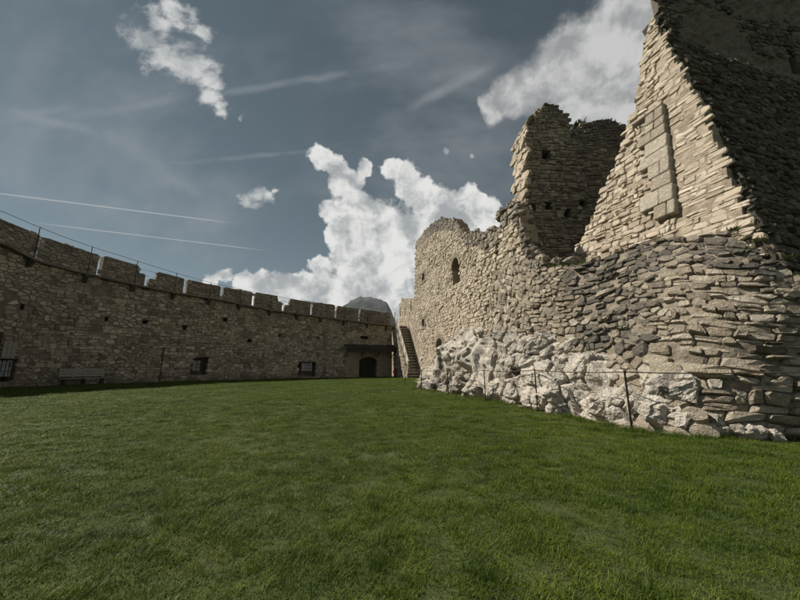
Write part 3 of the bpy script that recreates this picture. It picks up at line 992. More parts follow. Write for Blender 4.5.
# rough timber door standing back in the arched doorway
sm = (DOOR[0] + DOOR[1]) / 2
t = CW.T(sm); nr = CW.N(sm, 0)
dl = MB()
c = cpt(sm) - nr * .75
leaf = MB().box(c + Vector((0, 0, 1.15)), t, nr, Vector((0, 0, 1)), 1.05, .03, 1.2).build('door', M['wood_dark'], curtain)
for i in range(6):
    MB().box(c + t * (-.875 + .35 * i) + nr * .045 + Vector((0, 0, 1.15)), t, nr, Vector((0, 0, 1)), .165, .015, 1.19).build('plank', M['wood_dark'], leaf)

# timber canopy over the doorway
cs0, cs1 = CANOPY[0] + .1, SEND + .3
def cs_pt(s, off, z):
    q = cpt(min(s, SEND)) + CW.T(min(s, SEND - .2)) * max(0, s - SEND) + CW.N(min(s, SEND - .2), 0) * off
    q.z = z
    return q
sm = (cs0 + cs1) / 2
canopy = thing('timber_canopy', 'dark lean-to timber canopy above the arched doorway', 'canopy', cs_pt(sm, .6, 3.0))
ta = (cs_pt(cs1, 0, 0) - cs_pt(cs0, 0, 0)).normalized(); na = Vector((ta.y, -ta.x, 0))
slope = (na * 1.35 + Vector((0, 0, -.55))).normalized(); sup = ta.cross(slope) * -1
if sup.z < 0: sup = -sup
cw_ = (cs1 - cs0)
rg = random.Random(8)
for i in range(22):
    c = cs_pt(sm, 0, 0) + ta * (-cw_ / 2 + cw_ * (i + .5) / 22) + na * .68 + Vector((0, 0, 3.55 + rg.uniform(-.015, .015)))
    MB().box(c, ta, slope, sup, cw_ / 44 - .008, .78, .025).build('plank', M['wood_grey'] if rg.random() < .06 else M['wood_dark'], canopy)
for off, z in ((1.22, 3.2), (.2, 3.66)):
    MB().box(cs_pt(sm, 0, 0) + na * off + Vector((0, 0, z)), ta, na, Vector((0, 0, 1)), cw_ / 2, .07, .085).build('beam', M['wood_dark'], canopy)
for x in (-.46, -.16, .15, .45):
    c0 = cs_pt(sm, 0, 0) + ta * cw_ * x
    MB().tube([c0 + na * .05 + Vector((0, 0, 2.35)), c0 + na * 1.2 + Vector((0, 0, 3.1))], .06, 6).build('strut', M['wood_dark'], canopy)
MB().box(cs_pt(sm, 0, 0) + na * 1.33 + Vector((0, 0, 3.2)), ta, na, Vector((0, 0, 1)), cw_ / 2 + .05, .02, .25).build('fascia_board', M['wood_dark'], canopy)

# wooden bench against the wall
bs = (BENCH[0] + BENCH[1]) / 2 + .1
bl = (BENCH[1] - BENCH[0]) / 2
t = CW.T(bs); nr = CW.N(bs, 0); up = Vector((0, 0, 1))
bench = thing('wooden_bench', 'long weathered plank bench standing against the shaded left wall', 'bench', cpt(bs) + nr * .9)
bc = cpt(bs) + nr * .9
for i in range(3):
    MB().box(bc + nr * (-.14 + .15 * i) + up * .46, t, nr, up, bl, .065, .02).build('seat_plank', M['wood_grey'], bench)
for i in range(3):
    MB().box(bc - nr * (.28 + .03 * i) + up * (.66 + .19 * i), t, nr, up, bl, .02, .08).build('back_plank', M['wood_grey'], bench)
for x in (-.85, 0, .85):
    for off in (-.2, .17):
        MB().box(bc + t * x * bl + nr * off + up * .22, t, nr, up, .05, .04, .22).build('leg', M['wood_dark'], bench)
    MB().box(bc + t * x * bl - nr * .345 + up * .78, t, nr, up, .04, .02, .36).build('back_post', M['wood_dark'], bench)

# tall weathered plank shutter leaning by the left window
p0 = cpt(WINL[0] - .1) + CW.N(WINL[0], 0) * .14
shutter = thing('plank_shutter', 'narrow grey plank shutter hung above the lit window at far left', 'shutter', p0 + up * 2.3)
tl = CW.T(WINL[0]); nl = CW.N(WINL[0], 0)
for i in range(3):
    MB().box(p0 + tl * (-.05 + .22 * i) + up * 2.25, tl, nl, up, .1, .03, .5).build('plank', M['wood_grey'], shutter)
for z in (1.95, 2.5):
    MB().box(p0 + tl * .17 + nl * .05 + up * z, tl, nl, up, .34, .02, .04).build('batten', M['wood_grey'], shutter)
# dark timber post by the left window
p1 = cpt(WINL[0] - .55) + CW.N(WINL[0], 0) * .2
tag(MB().box(p1 + up * 1.6, tl, nl, up, .09, .09, 1.7).build('timber_post', M['wood_dark']), 'dark timber post standing beside the window at the far left', 'post')
# drain pipe
pp = cpt(PIPE[0]) + CW.N(PIPE[0], 0) * .16
pipe = thing('drain_pipe', 'thin dark iron pipe rising up the left wall past the bench', 'pipe', pp)
MB().tube([pp + up * 0.0, pp + up * 2.9], .035, 8).build('tube', M['iron'], pipe)
for z in (.6, 2.3):
    MB().box(pp - CW.N(PIPE[0], 0) * .06 + up * z, CW.T(PIPE[0]), CW.N(PIPE[0], 0), up, .06, .08, .02).build('clip', M['iron'], pipe)

# ------------------------------------------------------------------ palace ruin with windows
RP = Patch(R1)
palace = thing('palace_ruin', 'tall sunlit cream stone wall with ragged top and small windows beside stairs', 'ruined wall', (3.5, 22, 0))
h = R1['holes']
def r1_open(u, v, g=0.0):
    for i, (hu, hv) in enumerate(h):
        if i in (0, 1):
            if abs(u - hu) < .36 + g and abs(v - hv) < .30 + g: return True
        elif i == 2:
            a, b = (u - hu) / (.62 + g), (v - hv) / (.85 + g)
            if abs(a) < 1 and (-1 < b < .25 or (b >= .25 and a * a + ((b - .25) / .75) ** 2 < 1)): return True
        elif i == 3:
            a, b = (u - hu) / (.72 + g), (v - hv) / (.62 + g)
            if abs(a) < 1 and (-1 < b < 0 or (b >= 0 and a * a + b * b < 1)): return True
        elif i == 4:
            if abs(u - hu) < .13 + g and abs(v - hv) < .12 + g: return True
        elif i == 5:
            if abs(u - hu) < .10 + g and abs(v - hv) < .45 + g: return True
    return False
def jag(u, v, sc=1.0):
    q = Vector((u * 1.6, v * 1.6, 2.2))
    return (u + .16 * sc * noise.noise(q), v + .2 * sc * noise.noise(q + Vector((9, 4, 0))))
r1m = lambda u, v: in_poly(jag(u, v), RP.poly)
masked_slab('wall_core', RP, RP.rng, 0.11, 0.11, lambda u, v: r1m(u, v + .12) and not r1_open(u, v), lambda u, v: r1m(u, v + .12), .6, M['mortar_cream'], palace)
def r1_tone(u, v, t, rng):
    lich = 0.1 + .3 * noise.noise(Vector((u * .3, v * .3, 1)))
    top = 0.0
    for (a, b), (c, d) in zip(RP.poly[4:], RP.poly[5:]):
        if a <= u <= c and c > a:
            top = b + (d - b) * (u - a) / (c - a)
    if top and top - v < .9: lich += .45
    if u > 13: lich += .1
    return t * .8 + .25, max(0, lich)
fine_m = lambda u, v: r1m(u, v) and not r1_open(u, v, .05) and u < 13.2 + .8 * noise.noise(Vector((v * .8, 0, 0))) - .12 * (7 - v)
coarse_m = lambda u, v: r1m(u, v) and not r1_open(u, v, .05) and not (u < 13.2 + .8 * noise.noise(Vector((v * .8, 0, 0))) - .12 * (7 - v))
st = coursed(RP, (RP.rng[0], 14.6, .2, RP.rng[3]), lambda u, v: fine_m(u, v) and repair(u, v, 1.6), .21, .155, .06, 21, .014, r1_tone, 1.8)
st += rubble(RP, (RP.rng[0], 14.6, .2, RP.rng[3]), lambda u, v: fine_m(u, v) and not repair(u, v, 1.6), .25, .165, .055, 23, 0, .015, r1_tone, chink=.25)
st += coursed(RP, (10.5, RP.rng[1], .2, 9.2), coarse_m, .23, .165, .09, 22, .014, r1_tone, 1.6)
place_stones(st, M['cream'], palace, 'rubble_masonry', 300, 0.0235)
# dressed arch stones round the two arched openings, squared blocks round the small windows
def vouss(hu, hv, rw, rh, spring, n, w):
    for i in range(n):
        a0 = math.pi * i / n; a1 = math.pi * (i + 1) / n - .03
        P = []
        for dep in (-.2, .07):
            for rad in (0, w):
                for a in (a0, a1):
                    P.append(RP.S(hu + math.cos(a) * (rw + rad), hv + spring + math.sin(a) * (rh + rad)) + RP.Nn * dep)
        m = MB(); m.v = P; m.f = [[0, 1, 3, 2], [4, 6, 7, 5], [0, 2, 6, 4], [1, 5, 7, 3], [2, 3, 7, 6], [0, 4, 5, 1]]
        m.build('arch_stone', M['cream'], palace)
vouss(h[2][0], h[2][1], .60, .62, .22, 7, .28)
vouss(h[3][0], h[3][1], .70, .60, .0, 9, .3)
for hi in (0, 1):
    for sg in (-1, 1):
        c = RP.S(h[hi][0] + sg * .45, h[hi][1]) + RP.Nn * -.02
        MB().box(c, RP.U, RP.V, RP.Nn, .1, .3, .1).build('jamb_stone', M['cream'], palace)
        c = RP.S(h[hi][0], h[hi][1] + sg * .4) + RP.Nn * -.02
        MB().box(c, RP.U, RP.V, RP.Nn, .56, .1, .11).build('lintel_stone', M['cream'], palace)

# lower wall with slit windows behind the stairs
RL = Patch(R0)
low = thing('slit_window_wall', 'lower far cream wall with three narrow slits rising beside the stairs', 'wall', (1.5, 41, 0))
def r0_open(u, v, g=0.0):
    return any(abs(u - a) < .22 + g and abs(v - b) < .62 + g for a, b in R0['holes'])
r0m = lambda u, v: in_poly(jag(u, v), RL.poly)
masked_slab('wall_core', RL, RL.rng, 0.14, 0.14, lambda u, v: r0m(u, v + .1) and not r0_open(u, v), lambda u, v: r0m(u, v + .1), .9, M['mortar_cream'], low)
place_stones(rubble(RL, RL.rng, lambda u, v: r0m(u, v) and not r0_open(u, v, .06), .34, .2, .05, 31, 0, .025), M['cream'], low, 'rubble_masonry', 0)

# ------------------------------------------------------------------ ruined tower behind
RT = Patch(R2)
tower = thing('ruined_tower', 'tall broken tower fragment in shade standing behind the sunlit ruin', 'ruined tower', (8, 17, 0))
def r2_open(u, v, g=0.0):
    return any(abs(u - a) < (.2 if i else .26) + g and abs(v - b) < (.22 if i else .28) + g for i, (a, b) in enumerate(R2['holes']))
r2m = lambda u, v: in_poly(jag(u, v, 1.2), RT.poly)
masked_slab('wall_core', RT, (RT.rng[0], RT.rng[1], 3.0, RT.rng[3]), 0.1, 0.1, lambda u, v: (r2m(u, v + .1) or (v < 5.3 and RT.rng[0] < u)) and not r2_open(u, v), lambda u, v: r2m(u, v + .1), 1.6, M['mortar_grey'], tower)
r2t = lambda u, v, t, rng: (t * .85, .12 + .3 * noise.noise(Vector((u * .6, v * .6, 3))) + max(0, (v - 13.2) * .16))
st = coursed(RT, RT.rng, lambda u, v: r2m(u, v) and not r2_open(u, v, .04), .23, .16, .08, 41, .016, r2t, 1.4)
place_stones(st, M['brown'], tower, 'rubble_masonry', 0)
class SideFace:      # the sunlit left end of the tower wall
    def S(self, u, v):
        i = max(0, min(len(SL) - 2, bisect_right([q[0] for q in SL], v) - 1))
        t = (v - SL[i][0]) / (SL[i + 1][0] - SL[i][0])
        uu = SL[i][1] + (SL[i + 1][1] - SL[i][1]) * t
        return RT.S(uu, v) - RT.Nn * u
    def N(self, u, v):
        return -RT.U
SL = sorted([(p[1], p[0]) for p in RT.poly[:7]])
SF = SideFace()
st = rubble(SF, (0, 1.6, 7.5, 14.9), lambda u, v: -.02 < u < 1.62 and 7.5 < v < 14.9, .5, .34, .12, 42, 1, .03, lambda u, v, t, r: (t * .6 + .35, .05))
place_stones(st, M['cream'], tower, 'end_masonry', 300, 0.022)
RB = Patch(R2b)
back = thing('tower_back_wall', 'shaded rear wall of the broken tower with weeds on its crest', 'ruined wall', (11, 19.3, 0))
r2bm = lambda u, v: in_poly(jag(u, v, 1.2), RB.poly)
hb = R2b['holes'][0]
masked_slab('wall_core', RB, (RB.rng[0], RB.rng[1], 3, RB.rng[3]), .12, .12, lambda u, v: r2bm(u, v + .1), lambda u, v: r2bm(u, v + .1), 1.5, M['mortar_grey'], back)
place_stones(coursed(RB, RB.rng, r2bm, .24, .165, .08, 43, .016, r2t, 1.4), M['brown'], back, 'rubble_masonry', 0)

# ------------------------------------------------------------------ corner tower: battered foot, lit face, shaded face
corner = thing('corner_tower', 'massive ruined corner tower with battered rubble foot filling the right side', 'ruined tower', (8, 9, 0))
class Loft:
    def __init__(self, rows):
        self.b = [Vector(r[0]) for r in rows]; self.t = [Vector(r[1]) for r in rows]
        self.c = [0.0]
        for i in range(len(rows) - 1):
            m0 = (self.b[i] + self.t[i]) / 2; m1 = (self.b[i + 1] + self.t[i + 1]) / 2
            self.c.append(self.c[-1] + (m1 - m0).length)
        self.L = self.c[-1]
        self.H = 5.4
    def at(self, arr, u):
        u = max(0, min(self.L - 1e-4, u))
        i = bisect_right(self.c, u) - 1
        t = (u - self.c[i]) / (self.c[i + 1] - self.c[i])
        a, b = arr[max(0, i - 1)], arr[i]
        c, d = arr[i + 1], arr[min(len(arr) - 1, i + 2)]
        return .5 * (2 * b + (c - a) * t + (2 * a - 5 * b + 4 * c - d) * t * t + (3 * b - a - 3 * c + d) * t ** 3)
    def raw(self, u, v):
        w = v / self.H
        p = self.at(self.b, u).lerp(self.at(self.t, u), w)
        return p
    def N(self, u, v):
        e = .12
        a = self.raw(u + e, v) - self.raw(u - e, v); b = self.raw(u, v + e) - self.raw(u, v - e)
        n = a.cross(b).normalized()
        if n.dot(EYE - self.raw(u, v)) < 0 and False: n = -n
        return n
    def S(self, u, v):
        w = max(0, min(1, v / self.H))
        return self.raw(u, v) + self.N(u, v) * (.34 * math.sin(math.pi * w ** .9) + .12 * noise.noise(Vector((u * .5, v * .5, 4))))
ROWS = [((4.3, 15.6, -.2), (4.72, 15.2, 7.1)), ((4.5, 13.6, -.2), (5.0, 13.3, 6.0)), ((4.6, 12.0, -.2), (5.25, 12.0, 5.0)),
        ((4.85, 10.6, -.2), (5.75, 11.2, 4.75)), ((5.05, 9.3, -.2), (6.4, 10.6, 4.65)), ((5.2, 8.2, -.2), (7.35, 9.9, 4.95)),
        ((5.22, 7.38, -.2), (7.7, 8.9, 4.8)), ((5.6, 6.72, -.2), (7.93, 8.25, 4.6)), ((6.3, 6.52, -.2), (8.15, 7.65, 4.4)), ((7.15, 6.5, -.2), (8.75, 7.5, 4.4)),
        ((8.2, 6.6, -.2), (9.6, 7.45, 4.4)), ((9.5, 6.85, -.2), (10.8, 7.7, 4.4)), ((11, 7.3, -.2), (12.2, 8.1, 4.4)), ((13.5, 8.1, -.2), (14.6, 8.9, 4.4))]
LF = Loft(ROWS)
def lf_top(u):
    c = LF.c
    return lin([(c[7] + .2, LF.H), (c[8], 5.3), (c[9] - .15, 4.4), (c[9] + .35, 3.6), (c[10], 2.9), (c[11], 2.3), (c[13], 2.0)], u) + .16 * noise.noise(Vector((u * 1.4, 0, 8)))
masked_slab('batter_core', LF, (0, LF.L, -.2, LF.H), .11, .11, lambda u, v: v < lf_top(u) - .1, lambda u, v: v < lf_top(u) - .1, .9, M['mortar_grey'], corner, .05, .03)
U7 = LF.c[7]
def lf_tone(u, v, t, rng):
    p = LF.raw(u, v)
    li = .12 + .35 * noise.noise(Vector((u * .45, v * .5, 6)))
    a = u - LF.c[4]                         # lichen band under the crest and a dark streak running down
    if v > 4.1 + .6 * noise.noise(Vector((u * .8, 1, 1))) and a > -1 and rng.random() < .82: li += rng.uniform(.35, .75)
    if LF.c[4] - .3 < u < LF.c[5] + .9 and v > 1.7 + .5 * noise.noise(Vector((u * 2, 0, 0))) and rng.random() < .85: li += rng.uniform(.35, .75)
    if u > LF.c[9]: li += .3
    if v < 1.4: t += .12; li -= .08
    return max(0, min(1, t)), max(0, min(1, li))
lfm = lambda u, v: v < lf_top(u) and 0 < u < LF.L
split = lambda u, v: LF.c[4] + .5 + .9 * noise.noise(Vector((u * 1.5, v * 1.5, 3)))
vband = lambda u: 2.0 + .8 * noise.noise(Vector((u * .9, 5, 0)))
st = coursed(LF, (0, LF.c[5] + 1, -.1, LF.H), lambda u, v: lfm(u, v) and u < split(u, v) and repair(u, v, 2), .22, .165, .10, 51, .014, lf_tone, 1.8)
st += rubble(LF, (0, LF.c[5] + 1, -.1, LF.H), lambda u, v: lfm(u, v) and u < split(u, v) and not repair(u, v, 2), .25, .175, .10, 54, 1, .014, lf_tone, chink=.3)
st += coursed(LF, (LF.c[3], LF.L, 1.1, LF.H), lambda u, v: lfm(u, v) and u >= split(u, v) and v > vband(u) and repair(u, v, 2.2), .22, .175, .11, 52, .013, lf_tone, 1.9)
st += rubble(LF, (LF.c[3], LF.L, 1.1, LF.H), lambda u, v: lfm(u, v) and u >= split(u, v) and v > vband(u) and not repair(u, v, 2.2), .28, .185, .11, 55, 1, .014, lf_tone, chink=.35)
st += coursed(LF, (LF.c[3], LF.L, -.1, 3), lambda u, v: lfm(u, v) and u >= split(u, v) and v <= vband(u) and repair(u, v, 2.2), .29, .225, .13, 53, .015, lf_tone, 1.9)
st += rubble(LF, (LF.c[3], LF.L, -.1, 3), lambda u, v: lfm(u, v) and u >= split(u, v) and v <= vband(u) and not repair(u, v, 2.2), .35, .24, .13, 56, 1, .016, lf_tone, chink=.35)
batter = st

RF = Patch(R3)
r3m = lambda u, v: in_poly(jag(u, v, .5), RF.poly) and in_poly((u + .09, v), RF.poly)
masked_slab('lit_face_core', RF, RF.rng, .1, .1, lambda u, v: in_poly((u, v + .12), RF.poly) and in_poly((u + .2, v), RF.poly), lambda u, v: in_poly((u, v + .12), RF.poly) and in_poly((u + .16, v), RF.poly), .55, M['mortar_cream'], corner, .03, .025)
# dressed pilaster strip: ashlar blocks standing proud of the face
pil = R3['pil']
pu0 = (pil[0][0] + pil[3][0]) / 2; pu1 = (pil[1][0] + pil[2][0]) / 2; pv0 = min(pil[2][1], pil[3][1]); pv1 = max(pil[0][1], pil[1][1])
def in_pil(u, v, g=0.0):
    f = (v - pv0) / (pv1 - pv0)
    a = pil[3][0] + (pil[0][0] - pil[3][0]) * f; b = pil[2][0] + (pil[1][0] - pil[2][0]) * f
    return pv0 - g < v < pv1 + g and a - g < u < b + g
def r3_tone(u, v, t, rng):
    li = .05 + .25 * noise.noise(Vector((u * .5, v * .5, 12)))
    if v < 2.6: li += .1
    return t * .75 + .22, max(0, li)
def ashlar_zone(u, v):
    f = (v - pv0) / (pv1 - pv0)
    return f > -.2 and u > pil[2][0] + (pil[1][0] - pil[2][0]) * f
st = coursed(RF, RF.rng, lambda u, v: r3m(u, v) and not in_pil(u, v, .03) and not ashlar_zone(u, v), .24, .17, .085, 61, .014, r3_tone, 1.5)
st += coursed(RF, RF.rng, lambda u, v: r3m(u, v) and not in_pil(u, v, .03) and ashlar_zone(u, v) and in_poly((u + .2, v), RF.poly), .30, .15, .045, 62, .008, r3_tone)
rg = random.Random(5)
v = pv0
while v < pv1 - .05:
    hh = min(rg.uniform(.32, .62), pv1 - v)
    f = (v + hh / 2 - pv0) / (pv1 - pv0)
    a = pil[3][0] + (pil[0][0] - pil[3][0]) * f + rg.uniform(-.45, .12); b = pil[2][0] + (pil[1][0] - pil[2][0]) * f
    cuts = [a, b] if rg.random() < .5 else [a, a + (b - a) * rg.uniform(.35, .65), b]
    for x0, x1 in zip(cuts, cuts[1:]):
        m = MB().box(RF.S((x0 + x1) / 2, v + hh / 2) + RF.Nn * (.03 + rg.uniform(-.015, .015)), RF.U, RF.V, RF.Nn, (x1 - x0) / 2 - .012, hh / 2 - .012, .2, .012, rg)
        o = m.build('ashlar_block', M['grey'], corner, .02)
        for nm, val in (('tone', rg.uniform(.45, .95)), ('lichen', rg.uniform(0, .15))):
            at = o.data.attributes.new(nm, 'FLOAT', 'POINT'); at.data.foreach_set('value', [val] * len(o.data.vertices))
    v += hh
# quoins along the sloping corner
allst = [(s, 0) for s in batter] + [(s, 1) for s in st]
def shown(s):
    dv = s[0][-1] - EYE
    return s[4] / dv.length if dv.y > 0 and abs(dv.x) < dv.y * 1.25 + .5 and dv.z < 1.2 * dv.y else 0
allst.sort(key=lambda q: -shown(q[0]))
big, rest = allst[:300], allst[300:]
place_stones([s for s, k in big if k == 0], M['grey'], corner, 'rubble_masonry', 300, 0.0)
place_stones([s for s, k in big if k == 1], M['cream'], corner, 'rubble_masonry', 300, 0.0)
place_stones([s for s, k in rest if k == 0], M['grey'], corner, 'batter_masonry', 0)
place_stones([s for s, k in rest if k == 1], M['cream'], corner, 'face_masonry', 0)
RD = Patch(R3d)
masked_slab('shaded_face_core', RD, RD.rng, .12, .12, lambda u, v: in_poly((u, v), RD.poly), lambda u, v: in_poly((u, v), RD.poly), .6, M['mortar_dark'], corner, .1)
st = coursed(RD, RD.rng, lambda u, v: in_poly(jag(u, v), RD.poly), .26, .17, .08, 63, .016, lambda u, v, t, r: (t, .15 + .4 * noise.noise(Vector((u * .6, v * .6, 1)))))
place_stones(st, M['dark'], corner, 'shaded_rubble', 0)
RU = Patch(R3u)
upper = thing('upper_keep_wall', 'high shaded plastered keep wall with a narrow window at top right', 'wall', (15, 13.5, 8))
hu = R3u['holes'][0]
um = lambda u, v: in_poly(jag(u, v, .6), RU.poly)
uo = lambda u, v: abs(u - hu[0]) < .3 and abs(v - hu[1]) < .75
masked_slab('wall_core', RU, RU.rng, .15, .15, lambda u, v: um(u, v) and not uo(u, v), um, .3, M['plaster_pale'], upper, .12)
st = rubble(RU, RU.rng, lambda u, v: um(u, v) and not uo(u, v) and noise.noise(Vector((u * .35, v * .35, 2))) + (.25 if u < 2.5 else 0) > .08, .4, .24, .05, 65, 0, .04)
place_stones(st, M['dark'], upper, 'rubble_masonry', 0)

# ------------------------------------------------------------------ bedrock outcrop
outcrop = thing('rock_outcrop', 'pale craggy bedrock outcrop at the foot of the sunlit ruin', 'rock', (3.6, 13, 0))
ROCKS = [  # centre, half sizes, rotation, seed, lichen
 ((1.75, 21.2, .35), (.85, 1.1, .9), .2, 1, .1), ((2.35, 20.0, .9), (.9, 1.2, 1.3), .6, 2, .05), ((2.2, 18.7, .3), (.75, .9, .75), .1, 3, .3),
 ((3.0, 18.2, 1.3), (.9, 1.3, 1.5), .9, 4, .0), ((2.95, 16.9, .4), (.75, .95, .95), .5, 5, .35), ((3.4, 16.4, 1.5), (.75, 1.2, 1.4), .3, 6, .05),
 ((3.55, 15.2, .45), (.65, .9, .85), 1.2, 7, .1), ((3.85, 14.4, 1.4), (.7, 1.1, 1.3), .8, 8, .1), ((3.7, 13.6, .3), (.55, .7, .6), .1, 9, .05),
 ((4.2, 12.9, 1.0), (.65, .9, 1.0), 2.0, 10, .1), ((3.95, 12.2, .35), (.5, .75, .65), 1.0, 11, .05), ((4.3, 12.0, 1.8), (.6, .8, .75), .4, 12, .35),
 ((4.8, 11.15, 1.7), (.8, .9, .75), .7, 13, .55), ((4.5, 10.4, .4), (.8, 1.2, 1.05), -.35, 14, -.2), ((4.35, 11.35, .6), (.55, .7, .85), .6, 15, .15),
 ((4.85, 9.6, .4), (.55, .75, .75), .9, 16, .2), ((5.15, 9.1, 1.05), (.52, .65, .7), .3, 17, .15), ((4.95, 8.75, .25), (.45, .5, .5), .3, 18, .05),
 ((5.0, 9.9, 1.35), (.55, .6, .55), .5, 30, .3), ((2.5, 20.6, 1.35), (.75, .9, .85), .5, 31, .0), ((4.05, 13.0, 2.1), (.5, .8, .6), .9, 32, .1),
 ((5.1, 8.05, .35), (.4, .55, .55), 1.4, 19, .1), ((5.25, 7.4, .3), (.45, .5, .5), .2, 20, .0), ((5.65, 6.95, .2), (.55, .42, .42), .1, 21, .05),
 ((6.4, 6.7, .2), (.6, .4, .36), .5, 22, .15), ((7.3, 6.65, .2), (.5, .35, .35), .9, 23, .3), ((5.45, 7.35, .85), (.42, .45, .38), .3, 33, .1), ((5.0, 10.2, 1.5), (.5, .7, .7), .2, 24, .2),
 ((3.1, 19.3, 2.1), (.8, 1.2, 1.0), .2, 25, .0), ((3.7, 17.2, 2.5), (.6, 1.2, .9), .7, 26, .0), ((1.35, 20.7, .15), (.5, .6, .42), .9, 27, .1),
 ((5.55, 7.15, .95), (.35, .45, .35), .5, 28, .2), ((4.2, 13.5, 2.0), (.5, .9, .7), .4, 29, .1)]
for c, sz, rz, sd, li in ROCKS:
    q = random.Random(sd + 70)
    make_rock('boulder', (c[0] + .22, c[1] + .05, c[2] - .05), [v * 1.16 for v in sz], rz, sd, M['rock'], outcrop, npts=q.randint(10, 14), cuts=4 if c[1] < 14 else 3, lich=li, tilt=(q.uniform(-.4, .4), q.uniform(-.5, .3)))
q = random.Random(31)
for i in range(48):       # smaller broken pieces filling the foot of the outcrop
    f = q.random() ** .9
    k = f * 9.6
    j = int(k); tt = k - j
    bx = RUIN_BASE[2 + j][0] + (RUIN_BASE[3 + j][0] - RUIN_BASE[2 + j][0]) * tt
    by = RUIN_BASE[2 + j][1] + (RUIN_BASE[3 + j][1] - RUIN_BASE[2 + j][1]) * tt
    lift = q.random() ** 1.6 * 1.5 if j < 6 else q.random() ** 2 * .7
    s = q.uniform(.14, .38) * (1.25 if j < 3 else 1.0)
    make_rock('broken_rock', (bx + .3 + lift * .38 + q.uniform(-.08, .25), by + q.uniform(-.1, .4), lift + .05), (s * q.uniform(.8, 1.4), s * q.uniform(.8, 1.4), s * q.uniform(.6, 1.0)), q.random() * 3, 400 + i, M['rock'], outcrop, npts=q.randint(9, 14), cuts=2, lich=q.uniform(-.1, .35), tilt=(q.uniform(-.5, .5), q.uniform(-.5, .5)))
# fallen rubble on broken wall tops
rg = random.Random(77)
for i, (x, y, z, s) in enumerate([(4.75, 14.9, 7.3, .28), (4.85, 14.4, 7.0, .3), (4.95, 13.8, 6.5, .25), (5.1, 13.2, 6.1, .3), (5.25, 12.6, 5.6, .25), (5.4, 12.1, 5.25, .28), (5.7, 11.7, 5.0, .25), (6.0, 11.2, 4.85, .3), (6.5, 10.8, 4.75, .25), (4.6, 15.6, 7.9, .3), (4.45, 16.2, 7.9, .25), (7.0, 10.3, 4.9, .22)]):
    make_rock('fallen_block', (x, y, z), (s, s * 1.2, s * .8), rg.random() * 3, 200 + i, M['grey'], palace if i in (9, 10) else corner, cuts=2, npts=11, lich=.4)

rg = random.Random(91)
edge = RP.poly[16:25]
for i in range(46):
    k = rg.random() * (len(edge) - 1.01); j = int(k); f = k - j
    u = edge[j][0] + (edge[j + 1][0] - edge[j][0]) * f; v = edge[j][1] + (edge[j + 1][1] - edge[j][1]) * f
    p = RP.S(u + rg.uniform(-.12, .02), v - rg.uniform(.02, .2)) - RP.Nn * rg.uniform(-.02, .6)
    s = rg.uniform(.11, .22)
    make_rock('broken_stone', p, (s * 1.2, s * 1.3, s * .8), rg.random() * 3, 700 + i, M['grey'], palace, npts=9, cuts=1, lich=rg.uniform(.1, .6))

# ------------------------------------------------------------------ staircase
foot = Vector((1.63, 37.4, 0)); topp = Vector((.12, 42.4, 0))
sd = (topp - foot).normalized(); sr = Vector((sd.y, -sd.x, 0))
run = (topp - foot).length
NS = 19; SH = 6.25; RISE = SH / NS; W = .68
stair = thing('stone_staircase', 'steep worn stone staircase climbing to the battlement walk', 'stairs', foot)
rg = random.Random(3)
for i in range(NS):
    z1 = (i + 1) * RISE
    d0 = run * i / NS
    hr = RISE / 2
    o = MB().box(foot + sd * (d0 + run / NS / 2 + .2) + Vector((0, 0, z1 - hr - .05)), sr, sd, up, W - .03, run / NS / 2 + .1, hr - .06, .012, rg).build('step', M['cream'], stair)
    tr = MB().box(foot + sd * (d0 + run / NS / 2 + .08) + Vector((0, 0, z1 - .055)), sr, sd, up, W + rg.uniform(-.02, .02), run / NS / 2 + .14, .05, .012, rg).build('tread', M['cream'], o)
    for ob, lo, hi in ((o, .0, .2), (tr, .6, .95)):  # risers toned dark as shade under the nosings, treads toned pale
        for nm, val in (('tone', rg.uniform(lo, hi)), ('lichen', rg.uniform(.0, .15))):
            at = ob.data.attributes.new(nm, 'FLOAT', 'POINT'); at.data.foreach_set('value', [val] * 8)
# masonry carrying the flight, as a solid wedge
wd = MB()
pts = [(0.1, -.3), (run + 1.6, -.3), (run + 1.6, SH - .1), (run, SH - .1), (0.1, .0)]
for sg in (-1, 1):
    for a, z in pts:
        wd.v.append(foot + sd * (a + .35) + sr * sg * (W - .04) + Vector((0, 0, z - .12)))
wd.f = [[0, 1, 2, 3, 4], [9, 8, 7, 6, 5]] + [[i, i + 5, (i + 1) % 5 + 5, (i + 1) % 5] for i in range(5)]
wd.build('stair_core', M['mortar_cream'], stair)
# low stone cheek wall on the open side
ck = MB()
pts = [(-.1, -.2), (run, -.2), (run, SH + .35), (.3, .8), (-.1, .5)]
for sg in (0, 1):
    for a, z in pts:
        ck.v.append(foot + sd * a - sr * (W + .03 + .22 * sg) + Vector((0, 0, z)))
ck.f = [[0, 1, 2, 3, 4], [9, 8, 7, 6, 5]] + [[i, i + 5, (i + 1) % 5 + 5, (i + 1) % 5] for i in range(5)]
ck.build('cheek_wall', M['mortar_cream'], stair)
class Cheek:
    def S(self, u, v): return foot + sd * u - sr * (W + .25) + Vector((0, 0, v))
    def N(self, u, v): return -sr
place_stones(rubble(Cheek(), (0, run, -.1, SH + .3), lambda u, v: .0 < u < run and v < .4 + u * 1.13, .4, .25, .05, 71, 0, .04), M['cream'], stair, 'cheek_masonry', 0)
